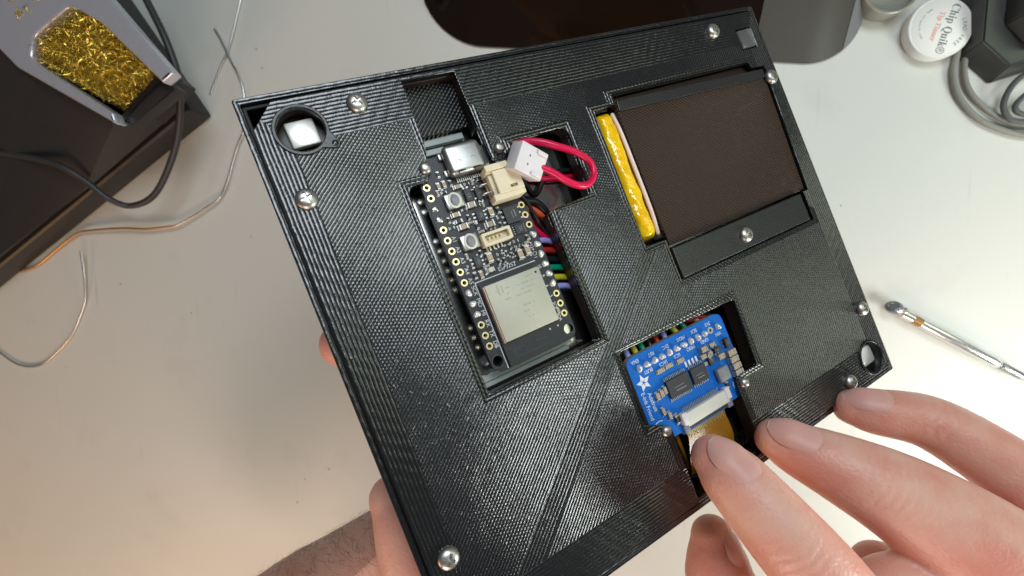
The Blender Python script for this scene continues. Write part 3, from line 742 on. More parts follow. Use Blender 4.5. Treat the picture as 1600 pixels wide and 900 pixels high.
for (x, y, L, W, H, b_, rz) in [(-7.6, 37.6, 1.5, 0.8, 0.6, 'ceramic', H2), (-6.2, 37.7, 1.5, 0.8, 0.6, 'ceramic', H2), (-3.4, 36.3, 1.8, 0.9, 0.7, 'ceramic', 0), (-2.0, 31.4, 2.0, 1.3, 1.0, 'ceramic', 0),
                               (-6.3, 30.3, 1.9, 1.0, 0.8, 'ceramic', 0), (-6.2, 28.7, 1.7, 0.9, 0.6, 'resistor', 0), (-5.7, 27.2, 2.2, 1.3, 1.1, 'ceramic', 0), (1.9, 28.5, 2.0, 1.2, 0.9, 'ceramic', H2),
                               (0.6, 25.8, 2.2, 1.3, 1.0, 'ceramic', 0), (-2.4, 26.4, 1.4, 0.8, 0.5, 'resistor', H2), (-0.4, 31.0, 1.2, 0.7, 0.4, 'resistor', 0), (4.8, 16.9, 2.2, 1.3, 1.1, 'ceramic', H2),
                               (6.9, 17.3, 2.2, 1.3, 1.1, 'ceramic', H2), (-2.6, 18.6, 2.2, 1.3, 1.1, 'ceramic', H2), (-7.2, 15.9, 1.4, 0.8, 0.5, 'resistor', H2), (-5.8, 15.6, 1.6, 0.9, 0.5, 'ceramic', H2),
                               (-3.2, 15.9, 1.5, 1.1, 0.6, 'ivory', 0), (5.2, 20.2, 1.2, 0.7, 0.4, 'resistor', 0), (5.2, 18.9, 1.2, 0.7, 0.4, 'resistor', 0), (0.2, 18.6, 1.2, 0.6, 0.4, 'resistor', 0),
                               (1.9, 18.2, 1.2, 0.6, 0.4, 'resistor', H2), (3.3, 19.4, 1.2, 0.6, 0.4, 'resistor', H2), (-0.6, 17.0, 1.2, 0.6, 0.4, 'resistor', H2), (0.8, 16.9, 1.1, 0.6, 0.4, 'resistor', H2),
                               (-4.6, 37.6, 1.3, 0.7, 0.4, 'resistor', H2), (2.4, 36.6, 1.3, 0.7, 0.4, 'resistor', 0), (6.6, 38.6, 1.6, 0.9, 0.5, 'ceramic', 0.3), (-6.6, 40.2, 1.3, 0.7, 0.4, 'resistor', H2),
                               (8.7, 1.2, 1.3, 0.8, 0.6, 'ceramic', H2), (3.9, 31.0 - 2.6, 1.3, 0.8, 0.5, 'resistor', H2)]:
    two_end('capacitor' if b_ == 'ceramic' else 'chip_resistor', mcu, x, y, L, W, H, b_, rz)
leaded('chip', mcu, -1.8, 33.8, 1.6, 3.0, 0.9, 2, H2 * 0, ll=0.5, lw=0.4)
leaded('chip', mcu, 0.8, 33.4, 1.6, 2.8, 0.9, 2, 0, ll=0.5, lw=0.4)
leaded('chip', mcu, -0.9, 28.4, 2.6, 1.9, 1.0, 3, H2, lw=0.4)
leaded('chip', mcu, 6.6, 26.4, 3.9, 3.8, 0.9, 3, H2, lw=0.4)
leaded('chip', mcu, 7.2, 22.6, 2.2, 2.4, 0.7, 4, H2, lw=0.2, ll=0.35)
leaded('chip', mcu, -5.6, 18.6, 2.8, 1.8, 1.0, 3, H2, lw=0.4)
free = [(-4.6, 39.4), (-8.3, 36.2), (-6.9, 36.0), (1.6, 36.9), (5.4, 39.4), (7.4, 40.2), (-1.0, 36.4), (0.4, 36.6), (-3.9, 30.9), (-3.6, 28.9), (-3.4, 27.6), (-8.2, 29.6), (-8.2, 27.8), (0.9, 30.9), (3.6, 26.6), (3.2, 24.9),
        (-1.9, 24.9), (-0.6, 24.6), (1.0, 24.7), (-2.3, 20.4), (5.9, 18.7), (8.3, 20.1), (7.8, 19.0), (3.0, 17.4), (-0.3, 15.9), (-7.4, 20.6), (-7.6, 18.4), (-4.0, 20.3), (-3.9, 17.0), (2.2, 20.6), (8.5, 15.9), (4.6, 21.0 - 2.6)]
for k, (x, y) in enumerate(free):
    two_end('chip_resistor', mcu, x, y, 1.15, 0.62, 0.42, ('resistor', 'ceramic', 'resistor')[k % 3], H2 * (k % 2))
# fine traces and vias catching light
for k in range(70):
    rr = random.Random(900 + k)
    x, y = rr.uniform(-7.5, 9.0), rr.choice([rr.uniform(15.0, 20.5), rr.uniform(26, 37)])
    bm = bmesh.new(); lathe(bm, [(0, 0.05), (0.2, 0.05), (0.22, 0.0)], 10, x, y); obj('via', bm, 'silver', mcu)

# ------------------------------------------------------------------ blue display driver board
drv = thing('display_driver_board', 'small blue circuit board with white star beside the amber ribbon', 'circuit board', EM)
dout = rounded([(20.6, -17.0, 2.6), (54.4, -17.0, 2.6), (54.4, -40.2, 1.0), (46.5, -40.2, 0.6), (46.5, -41.0, .3), (29.0, -41.0, 0.3), (29.0, -40.2, 0.6), (20.6, -40.2, 2.0)], 6)
ez = 0.0
solid('board', dout, [circle(23.5, -36.9, 1.2, 18), circle(51.9, -36.9, 1.2, 18)], -0.16, 0.0, 'pcb_blue', drv, bev=0.05, res=0)
solid('board_edge', [v * 1.0 for v in dout], [], -1.6, -0.17, 'pcb_edge', drv, bev=0.0, res=0).scale = (1.0, 1.0, 1.0)
pins_x = [23.77 + 2.54 * k for k in range(12)]
for k, x in enumerate(pins_x):
    if k == 10:
        bm = bmesh.new(); lathe(bm, [(0.45, 0.02), (0.9, 0.02), (0.9, 0.05), (0.45, 0.05), (0.45, 0.02)], 20, x, -20.46); obj('pad_ring', bm, 'tin', drv)
        bm = bmesh.new(); lathe(bm, [(0, 0.035), (0.45, 0.035), (0.45, 0.0)], 16, x, -20.46); obj('pad_hole', bm, 'dark', drv)
    else: blob(drv, x, -20.46, 0.03, 0.88, 1.3, 70 + k)
for t_, x, y in (('ENA', 23.4, -18.45), ('RST', 28.7, -18.6), ('D/C', 33.5, -18.7), ('MOSI', 39.0, -18.6), ('SCK', 43.8, -18.5), ('3V3', 49.0, -18.5),
                 ('BUSY', 26.1, -22.1), ('SRCS', 31.2, -22.2), ('ECS', 36.0, -22.2), ('MISO', 40.9, -22.1), ('GND', 46.0, -22.2), ('VIN', 51.2, -22.3)):
    lettering(t_, x, y, 0.03, 1.35, 'ink', drv, PI, squash=0.92)
lettering('Adafruit', 23.95, -29.6, 0.03, 1.6, 'ink', drv, -H2, squash=0.95)
lettering('E-Ink Friend', 22.1, -30.0, 0.03, 1.6, 'ink', drv, -H2, squash=0.95)
# star emblem: five petals
for k in range(5):
    a = H2 + 2 * PI * k / 5 + 0.12
    c = Vector((23.6, -24.2))
    tip = c + Vector((math.cos(a), math.sin(a))) * 2.25
    l_ = c + Vector((math.cos(a + 0.62), math.sin(a + 0.62))) * 1.05; r_ = c + Vector((math.cos(a - 0.62), math.sin(a - 0.62))) * 1.05
    inn = c + Vector((math.cos(a), math.sin(a))) * 0.25
    solid('star_petal', [inn, r_, tip, l_], [], 0.0, 0.04, 'ink', drv, bev=0.0, res=0)
for cx_, a0, a1 in ((23.5, 60, 170), (51.9, 120, 250)):
    bm = bmesh.new(); tube(bm, [(cx_ + 2.2 * math.cos(math.radians(a)), -36.9 + 2.2 * math.sin(math.radians(a)), 0.02) for a in range(a0, a1, 12)], 0.12, 6, 2); obj('silkscreen_arc', bm, 'ink', drv)
leaded('chip', drv, 32.7, -28.9, 7.4, 4.6, 1.0, 14, -0.02, lw=0.26, ll=0.9)
leaded('chip', drv, 39.9, -29.0, 5.2, 4.2, 1.0, 8, -0.02, lw=0.3, ll=0.9)
for k in range(4):
    bm = bmesh.new(); x = 37.2 + k * 1.25; box(bm, x, x + 0.6, -26.1, -24.6, 0.02, 0.12); obj('bare_pad', bm, 'ink', drv)
for (x, y, L, W, H, b_, rz) in [(25.6, -28.8, 1.9, 1.1, 0.9, 'ceramic', H2), (27.0, -28.6, 1.9, 1.1, 0.9, 'ceramic', H2), (28.2, -28.3, 1.9, 0.9, 0.9, 'ceramic', H2), (29.4, -23.5, 2.4, 1.1, 0.5, 'ceramic', 0),
                               (32.2, -23.4, 2.4, 1.1, 0.5, 'ceramic', 0), (36.1, -23.7, 2.3, 1.2, 0.5, 'ceramic', 0), (44.2, -23.9, 2.2, 1.4, 1.1, 'ceramic', 0), (43.2, -25.6, 1.9, 1.2, 1.0, 'ceramic', 0),
                               (45.5, -25.7, 1.7, 1.1, 1.0, 'ceramic', 0.6), (48.6, -27.8, 2.2, 1.5, 1.2, 'ceramic', 0), (47.6, -24.0, 2.0, 1.1, 0.6, 'ceramic', 0), (42.8, -27.6, 1.7, 1.0, 0.8, 'ceramic', 0), (45.3, -26.1, 1.8, 1.1, 1.0, 'ceramic', 0.4),
                               (52.2, -28.2, 2.9, 1.6, 1.4, 'ceramic', 0), (52.2, -30.1, 2.9, 1.6, 1.4, 'ceramic', 0), (52.2, -32.0, 2.9, 1.6, 1.4, 'ceramic', 0), (52.2, -33.9, 2.9, 1.6, 1.4, 'ceramic', 0),
                               (25.6, -32.9, 1.9, 0.9, 0.7, 'ceramic', H2), (26.9, -34.6, 1.9, 1.0, 0.8, 'ceramic', H2), (28.6, -36.4, 2.4, 1.3, 0.9, 'resistor', H2), (47.5, -35.6, 1.8, 1.0, 0.5, 'resistor', H2)]:
    two_end('capacitor' if b_ == 'ceramic' else 'chip_resistor', drv, x, y, L, W, H, b_, rz)
leaded('chip', drv, 48.2, -25.7, 2.2, 1.4, 1.0, 2, 0, lw=0.5, ll=0.5)
leaded('chip', drv, 45.0, -27.3, 2.4, 1.6, 1.0, 2, H2, lw=0.5, ll=0.4)
leaded('chip', drv, 52.2, -25.3, 2.4, 1.6, 1.1, 2, H2, lw=0.7, ll=0.6)
bm = bmesh.new(); box(bm, 44.9, 48.9, -34.0, -30.2, 0.05, 1.7, 0.5, seg=2); ind = obj('inductor', bm, 'induct', drv, 40)
bm = bmesh.new(); lathe(bm, [(0, 1.74), (0.5, 1.72), (0.55, 1.6)], 16, 46.9, -31.5); obj('inductor_mark', bm, 'button', ind)
# flat cable connector
fc = bpy.data.objects.new('ribbon_connector', None); C.objects.link(fc); fc.parent = drv
bm = bmesh.new(); box(bm, 30.4, 45.4, -39.3, -35.9, 0.1, 1.5, 0.18); obj('connector_body', bm, 'ivory', fc, 40)
for x0, x1 in ((29.3, 31.0), (44.8, 46.5)):
    bm = bmesh.new(); box(bm, x0, x1, -38.6, -35.4, 0.05, 1.75, 0.25); obj('connector_end', bm, 'white_nylon', fc, 40)
    bm = bmesh.new(); box(bm, x0 - 0.1, x1 + 0.1, -41.0, -38.7, 0.05, 1.0, 0.3); obj('latch_wing', bm, 'grey_latch', fc, 40)
bm = bmesh.new(); box(bm, 31.1, 44.7, -40.3, -39.35, 0.25, 0.8, 0.1); obj('latch_bar', bm, 'chip', fc)
for k in range(24):
    x = 31.4 + k * 0.54
    bm = bmesh.new(); box(bm, x - 0.13, x + 0.13, -35.95, -34.7, 0.03, 0.22); obj('connector_lead', bm, 'silver', fc)

# ------------------------------------------------------------------ battery with its lead and plug
bat = thing('pouch_battery', 'flat pouch battery with yellow taped edge and red leads to a white plug', 'battery', EM)
bm = bmesh.new(); box(bm, 46.6, 101, 7.6, 44.6, -5.6, -0.6, 1.2, seg=3); obj('pouch', bm, 'pouch', bat, 40)
bm = bmesh.new()      # taped edge: a bulging, wrinkled yellow strip
nu, nv = 60, 14
g = []
for i in range(nu + 1):
    y = 8.6 + (44.6 - 8.6) * i / nu
    row = []
    xl = 38.9 + 0.6 * (i / nu); xr = 45.4 + 0.4 * (i / nu)
    for j in range(nv + 1):
        t = j / nv; a = PI * t
        e = min(1, min(i, nu - i) / 3.0) ** 0.5
        x = (xl + xr) / 2 - math.cos(a) * (xr - xl) / 2
        z = -4.6 + 5.3 * math.sin(a) ** 0.6 * (0.55 + 0.45 * e) + 0.45 * noise.noise(Vector((x * 0.5, y * 0.28, 3.0))) + 0.22 * noise.noise(Vector((x * 1.1, y * 0.8, 9)))
        row.append(bm.verts.new((x + 0.25 * noise.noise(Vector((y * 0.4, t, 1))), y, z)))
    g.append(row)
for i in range(nu):
    for j in range(nv): bm.faces.new((g[i][j], g[i][j + 1], g[i + 1][j + 1], g[i + 1][j]))
bm.faces.new(g[0]); bm.faces.new(list(reversed(g[-1])))
obj('yellow_tape', bm, 'tape', bat, 60)
bm = bmesh.new(); tube(bm, [(45.6, 9.4, -0.9), (45.7, 15, -0.3), (45.8, 26, -0.2), (45.9, 38, -0.3), (45.9, 43.6, -1.0)], 0.55, 10); obj('pouch_fold', bm, 'pouch', bat, 60)
bm = bmesh.new(); tube(bm, [(14.6, 34.4, 6.2), (17.6, 31.6, 6.6), (20.2, 29.0, 6.4), (23.3, 27.0, 6.0), (26.4, 26.8, 5.5), (29.0, 28.7, 5.0), (29.3, 31.8, 5.0), (26.6, 35.1, 5.0), (22.2, 37.8, 5.0), (19.0, 40.0, 4.2),
                            (15.9, 41.6, 2.6), (13.2, 41.3, 1.2), (12.0, 39.6, -0.8), (14.0, 36.5, -3.2), (22.0, 33.0, -4.6), (40, 30, -4.8)], 0.86, 14); obj('red_lead', bm, 'w_crimson', bat, 60)
bm = bmesh.new(); tube(bm, [(11.4, 38.8, 5.0), (10.9, 40.0, 3.6), (12.2, 40.4, 1.6), (12.6, 38.2, -0.6), (14.5, 33.0, -2.6), (17.0, 30.0, -4.2), (24.0, 34.0, -4.9), (40, 31.6, -4.8)], 0.75, 12); obj('black_lead', bm, 'w_black', bat, 60)
# plug: tilted white block with two contact slots
plug = bpy.data.objects.new('lead_plug', None); C.objects.link(plug); plug.parent = bat
plug.matrix_local = Matrix.Translation((0.01265, 0.0358, 0.0060)) @ Matrix.Rotation(math.radians(-33), 4, 'Z') @ Matrix.Rotation(math.radians(18), 4, 'Y') @ Matrix.Rotation(math.radians(14), 4, 'X')
bm = bmesh.new(); box(bm, -4.1, 3.7, -3.3, 3.3, -2.3, 2.1, 0.3); obj('plug_body', bm, 'white_nylon', plug, 40)
for y in (-1.0, 1.0):
    bm = bmesh.new(); box(bm, -1.3, -0.9, y - 0.25, y + 0.25, 2.09, 2.115); obj('plug_slot', bm, 'print_grey', plug)
for y0 in (-2.9, 2.1):
    bm = bmesh.new(); box(bm, 0.4, 3.3, y0, y0 + 0.8, 2.0, 2.55, 0.12); obj('plug_key', bm, 'white_nylon', plug, 40)

# ------------------------------------------------------------------ hookup wires between the two boards
def hook(label, col, pts, r=0.78, name='hookup_wire'):
    root_bm = bmesh.new(); tube(root_bm, pts, r, 12, 8)
    o = obj(name, root_bm, 'w_' + col, None, 60); o.matrix_world = EM
    return tag(o, label, 'wire', 'hookup wires between the circuit boards')
rows = [('lavender', 19.2, 36.7, 'lavender wire highest of the two lavender ones leaving the black board'),
        ('darkred', 16.6, 33.9, 'dark red wire just below the upper lavender wire at the black board'),
        ('black', 14.2, 31.4, 'black wire between the dark red and green wires at the black board'),
        ('green', 12.0, 28.9, 'green wire leaving the black board above the yellow wire'),
        ('yellow', 9.4, 26.5, 'yellow wire leaving the black board between green and lavender wires'),
        ('lavender', 7.0, 24.0, 'lavender wire lowest of those leaving the black board')]
for i, (c_, yf, xe, lb) in enumerate(rows):
    zz = -4.45
    hook(lb, c_, [(10.4, yf - 0.5, -2.2), (11.7, yf - 0.5, -2.6), (13.6, yf - 0.8, -3.3), (16.4, yf - 1.7, -4.2), (19.5 + (5 - i) * 0.25, yf - 3.5, zz), (21.5 + xe * 0.05, -3.0 + (5 - i) * 1.2, zz), (xe - 0.6, -10.5, zz), (xe + 0.2, -14.6, -4.0), (xe, -17.4, -2.9), (xe - 0.1, -20.0, -2.2)])
hook('yellow wire behind the blue board nearest its right corner but one', 'yellow', [(21, 3, -5.0), (27, -2, -5.0), (36, -8, -4.6), (39.4, -13.2, -4.0), (40.3, -16.5, -3.0), (41.6, -20.0, -2.3)])
hook('green wire behind the blue board between yellow and red wires', 'green', [(21, 0.5, -5.0), (28, -5, -5.0), (40, -10, -4.6), (42.8, -13.8, -4.0), (43.6, -16.6, -3.0), (44.4, -20.0, -2.3)])
hook('red wire arching behind the top of the blue board near its right corner', 'darkred', [(21, -2.4, -5.0), (30, -8, -5.0), (42.0, -13.6, -4.2), (45.6, -15.8, -2.9), (48.6, -16.0, -2.5), (51.4, -17.8, -2.6), (52.2, -20.0, -2.6)])
hook('orange-red wire tucked under the edge of the black board by the battery socket', 'orange', [(10.6, 27.6, -2.3), (13.2, 27.2, -2.8), (15.2, 25.2, -3.2), (17.6, 22.4, -4.2), (24, 10, -4.9), (30, 2, -5.0)], 0.95)
hook('crimson wire running down beside the black board under its right edge', 'crimson', [(10.8, 25.4, -2.5), (12.4, 23.4, -3.0), (13.8, 20.4, -3.6), (17.0, 16.6, -4.6), (24, 8, -4.9)], 0.9)
hook('thick black wire curving beside the cream battery socket', 'black', [(9.6, 29.0, -2.1), (12.4, 28.6, -1.6), (15.0, 27.6, -1.7), (17.4, 24.6, -3.0), (19.4, 20.0, -4.9)], 0.95)
hook('thin black wire lying along the right edge of the black board', 'black', [(9.9, 31.5, 0.4), (11.4, 28.6, 0.5), (12.4, 25.4, 0.0), (13.4, 22.6, -1.2), (15.6, 19.6, -3.2), (19.0, 15.0, -4.9)], 0.45)

# ------------------------------------------------------------------ hands
def skin_body(name, label, parts, blobs, voxel, m, smooth_it=6, group=None):
    bm = bmesh.new()
    for (pts, rad, flat, up) in parts: tube(bm, pts, rad, 22, 6, flat=flat, up0=up)
    for (c_, r3, rot) in blobs:
        q = bmesh.ops.create_icosphere(bm, subdivisions=4, radius=1.0)
        mtx = Matrix.Translation(c_) @ Matrix.Rotation(rot[0], 4, rot[1]) @ Matrix.Diagonal((*r3, 1))
        bmesh.ops.transform(bm, matrix=mtx, verts=q['verts'])
    me = bpy.data.meshes.new(name); bm.to_mesh(me); bm.free()
    tmp = bpy.data.objects.new('tmp', me); C.objects.link(tmp)
    r = tmp.modifiers.new('r', 'REMESH'); r.mode = 'VOXEL'; r.voxel_size = voxel; r.use_smooth_shade = True
    s = tmp.modifiers.new('s', 'SMOOTH'); s.factor = 0.6; s.iterations = smooth_it
    dg = bpy.context.evaluated_depsgraph_get(); dg.update()
    out = bpy.data.meshes.new_from_object(tmp.evaluated_get(dg), depsgraph=dg)
    bpy.data.objects.remove(tmp)
    out.transform(Matrix.Scale(S, 4)); out.materials.clear()
    o = link(name, out, m); out.shade_smooth()
    return tag(o, label, 'hand', group)

VIEW = Vector((0.138, 0.084, 0.987))           # towards the viewer
def nail(parent, base, tip, rad, dorsal, length, half, lift=0.06, grow=1.15):
    """curved nail plate lying on a fingertip; base->tip is the finger axis in mm"""
    base, tip = Vector(base), Vector(tip)
    ax = (tip - base).normalized(); up = Vector(dorsal); up = (up - ax * up.dot(ax)).normalized(); sd = ax.cross(up)
    bm = bmesh.new(); nu, nv = 30, 18
    for side in (0, 1):
        g = []
        for i in range(nu + 1):
            t = 0.5 - 0.5 * math.cos(PI * i / nu)
            # outline: rounded at both ends
            w = half * (1 - max(0, (0.45 - t) / 0.45) ** 2.6) ** 0.5 * (1 - max(0, (t - 0.66) / 0.34) ** 2.4 * 0.95) ** 0.5
            row = []
            for j in range(nv + 1):
                a = (j / nv * 2 - 1) * w
                rr = rad + grow * (1 - t) ** 1.2 * (0.4 + 0.6 * math.cos(a)) + lift * (0.55 + 0.45 * math.cos(a)) - 1.0 * max(0, t - 0.5) ** 2 * 10.0 - 0.6 * max(0, 0.14 - t) * 3 - 0.75 * (abs(a) / half) ** 4 - side * 0.45
                p = tip + ax * (-length + length * t) + up * (rr * math.cos(a)) + sd * (rr * 1.02 * math.sin(a))
                row.append(bm.verts.new(p))
            g.append(row)
        for i in range(nu):
            for j in range(nv):
                f = bm.faces.new((g[i][j], g[i][j + 1], g[i + 1][j + 1], g[i + 1][j])); f.material_index = 1 if i >= nu - 3 else 0
    bmesh.ops.recalc_face_normals(bm, faces=bm.faces)
    return obj('fingernail', bm, ['nail', 'nail_tip'], parent, 70)

idx = [(33.0, -49.0, 120.2), (35.4, -51.4, 121.8), (38.8, -54.8, 123.4), (46.2, -62.8, 126.4), (54.6, -72.4, 126.6), (64, -85, 123), (74, -98, 119)]
mid = [(53.4, -50.2, 103.6), (57.5, -52.0, 105.0), (68.0, -55.8, 107.8), (81.0, -62.0, 108.5), (96.0, -71.5, 109), (110, -82, 109), (120, -95, 108)]
rng = [(81.0, -46.2, 86.6), (86.0, -46.9, 87.6), (99.0, -48.6, 89.0), (110.5, -55.0, 92.0), (121, -63.5, 95), (130, -77, 98), (133, -92, 100)]
thb = [(37.6, -77.6, 106.0), (38.6, -83.0, 106.6), (40.4, -91.0, 107.6), (48, -106, 109), (66, -122, 108)]
pky = [(90.3, -94.5, 88.5), (96.0, -96.5, 89.0), (104.0, -99.0, 91), (114, -102, 95), (124, -104, 98)]
rh = skin_body('person_hand', 'right hand with spread fingers pointing at the ribbon cable of the enclosure',
               [(idx, [5.4, 7.0, 7.7, 8.6, 9.4, 10.5, 11.5], 0.92, VIEW), (mid, [5.4, 6.9, 9.0, 11.2, 13.6, 15, 16], 0.92, VIEW),
                (rng, [5.2, 6.5, 7.6, 8.4, 9.2, 10.5, 12], 0.95, VIEW), (thb, [5.8, 8.0, 9.4, 11, 13], 0.9, VIEW), (pky, [8.0, 9.0, 9.4, 10.0, 10.5], 0.95, VIEW)],
               [((104, -104, 104), (34, 26, 14), (0.5, 'Z')), ((84, -92, 112), (16, 18, 11), (0.7, 'Z')), ((112, -86, 104), (22, 16, 11), (-0.6, 'Z'))], 0.75, 'skin', 8)
D1 = Vector((0.30, 0.55, 0.78)); D2 = Vector((0.22, 0.62, 0.75))
nail(rh, idx[2], (30.6, -46.6, 118.8), 6.3, (0.50, 0.42, 0.76), 11.4, 0.86)
nail(rh, mid[2], (50.2, -48.8, 102.5), 6.3, (0.22, 0.74, 0.64), 11.8, 0.85)
nail(rh, rng[2], (77.6, -45.7, 85.9), 6.0, (0.12, 0.80, 0.60), 11.2, 0.84)
nail(rh, thb[2], (37.0, -74.6, 105.7), 6.4, (0.86, 0.20, 0.45), 12.5, 0.8)

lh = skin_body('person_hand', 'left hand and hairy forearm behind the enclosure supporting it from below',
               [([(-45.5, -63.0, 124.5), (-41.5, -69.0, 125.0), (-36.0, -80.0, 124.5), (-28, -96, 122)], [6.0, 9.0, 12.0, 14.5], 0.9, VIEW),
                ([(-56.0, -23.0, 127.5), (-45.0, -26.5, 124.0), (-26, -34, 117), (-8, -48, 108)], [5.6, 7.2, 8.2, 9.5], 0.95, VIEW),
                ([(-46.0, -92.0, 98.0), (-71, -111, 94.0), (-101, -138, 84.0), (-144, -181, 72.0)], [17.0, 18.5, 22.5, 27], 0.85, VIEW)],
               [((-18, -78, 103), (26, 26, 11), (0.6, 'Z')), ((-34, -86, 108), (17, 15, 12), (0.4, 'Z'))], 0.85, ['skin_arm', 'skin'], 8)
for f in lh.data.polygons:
    if f.center.z > 0.110: f.material_index = 1  # lighter skin higher up: the palm's own tone plus warm light put into colour
# hair on the forearm
bm = bmesh.new(); rr = random.Random(5)
axis0, axis1 = Vector((-42, -88, 98)), Vector((-128, -146, 79))
sp = lh.data
vsm = [(v.co / S, v.normal.copy()) for v in sp.vertices]
cand = [(p, n) for p, n in vsm if p.x < -44 and p.z < 122 and p.y < -62 and (p - Vector((-45, -66, 124))).length > 13 and n.dot(Vector((0.1, 0.35, 0.75))) > 0.05]
for k in range(1900):
    p, n = rr.choice(cand)
    d = Vector((-0.55, 0.5, 0.05)) + Vector((rr.uniform(-.6, .6), rr.uniform(-.6, .6), rr.uniform(-.3, .3)))
    d = (d - n * d.dot(n)).normalized()
    L = rr.uniform(2.5, 6.5)
    c1 = p + n * 0.25 * L * 0.5 + d * L * 0.4; c2 = p + n * rr.uniform(0.1, 0.3) * L + d * L + Vector((rr.uniform(-1, 1), rr.uniform(-1, 1), 0)) * 0.8
    prev = None
    for i, q in enumerate((p - n * 0.3, p * 0.4 + c1 * 0.6 + n * 0.1, c1, (c1 + c2) / 2, c2)):
        w = rr.choice((0.02, 0.03, 0.045)) * (1 - i / 5.0) + 0.008
        s = d.cross(n).normalized()
        tri = [bm.verts.new(q + s * w), bm.verts.new(q - s * w), bm.verts.new(q + n * w)]
        if prev:
            for a in range(3): bm.faces.new((prev[a], prev[(a + 1) % 3], tri[(a + 1) % 3], tri[a]))
        prev = tri
ah = obj('arm_hair', bm, 'hair', lh); ah['kind'] = 'stuff'

# ------------------------------------------------------------------ soldering station with brass wool
st = thing('soldering_station', 'dark soldering station base with open metal tray at the corner of the bench', 'soldering station', Matrix.Translation((-0.25, 0.06, 0)))
ofs = Vector((250, -60, 0))
def loft(name, loops, m, parent, cap_top=True, bev=0, smooth=30):
    bm = bmesh.new(); rr_ = []
    for loop in loops: rr_.append([bm.verts.new(Vector(v) + ofs) for v in loop])
    for a, b in zip(rr_, rr_[1:]):
        for k in range(len(a)): bm.faces.new((a[k], a[(k + 1) % len(a)], b[(k + 1) % len(b)], b[k]))
    if cap_top: bm.faces.new(rr_[-1])
    bm.faces.new(list(reversed(rr_[0])))
    bmesh.ops.recalc_face_normals(bm, faces=bm.faces)
    if bev: bmesh.ops.bevel(bm, geom=[e for e in bm.edges if e.calc_face_angle(0) > 0.35], offset=bev, segments=3, affect='EDGES', profile=0.6)
    return obj(name, bm, m, parent, smooth)
b0 = [(-196, 72), (-266, 27), (-346, -24), (-470, -103), (-560, 30), (-300, 225), (-243, 139)]
def inset(loop, k, c=(-360, 60)): return [(c[0] + (x - c[0]) * k, c[1] + (y - c[1]) * k) for x, y in loop]
loft('base_skirt', [[(x, y, 0) for x, y in b0], [(x, y, 13) for x, y in inset(b0, 0.985)]], 'station', st, bev=2.5)
loft('base_shell', [[(x, y, 13.1) for x, y in inset(b0, 0.955)], [(x, y, 20) for x, y in inset(b0, 0.945)]], 'station', st, bev=2.0)
h0 = [(-204, 66), (-258, 30), (-330, -12), (-420, 40), (-330, 160), (-240, 140)]
h1 = [(-198, 63.5), (-206, 58), (-246, 80), (-300, 128), (-262, 150), (-178, 77)]
loft('housing', [[(x, y, 20.1) for x, y in h0], [(x, y, 46) for x, y in h1]], 'station', st, cap_top=False, bev=0)
# tray: rounded U of metal round a pocket, open at the front
ring_out = rounded([(-202, 55.5, 1), (-172.5, 74.5, 1), (-205, 112, 6), (-256, 140, 10), (-282, 112, 10), (-251, 82, 8)], 5)
ring_in = rounded([(-201.0, 61.5, 1), (-182.5, 77.0, 1), (-206.5, 99.0, 5), (-220.5, 106.7, 6), (-240.7, 95, 6), (-243.6, 85.2, 5)], 5)
U_shape = rounded([(-201.5, 55.0, 0.5), (-251, 82, 8), (-282, 112, 10), (-256, 140, 10), (-205, 113, 6), (-172.0, 75.5, 0.5),
                   (-177.5, 71.8, 0.4), (-206, 98.5, 5), (-220.5, 106.5, 7), (-240.5, 95, 7), (-243.5, 85.0, 6), (-203.0, 60.0, 0.4)], 6)
tr = solid('tray_rim', [v + ofs.xy for v in U_shape], [], 44.5, 50.0, 'tray', st, bev=1.2, res=3, smooth=60)
solid('tray_front', [v + ofs.xy for v in rounded([(-204.5, 58.5, .3), (-198.5, 62.8, .3), (-184.2, 78.0, .3), (-176.5, 71.0, .3), (-199.5, 56.0, .3)], 3)], [], 38.0, 44.0, 'station', st, bev=0.6)
bm = bmesh.new()
top = [bm.verts.new((v.x + ofs.x, v.y + ofs.y, 46.4)) for v in ring_in]; bot = [bm.verts.new((v.x + ofs.x, v.y + ofs.y, 26)) for v in ring_in]
for k in range(len(top)): bm.faces.new((top[k], top[(k + 1) % len(top)], bot[(k + 1) % len(bot)], bot[k]))
bm.faces.new(bot); bmesh.ops.recalc_face_normals(bm, faces=bm.faces)
obj('tray_pocket', bm, 'station', st)
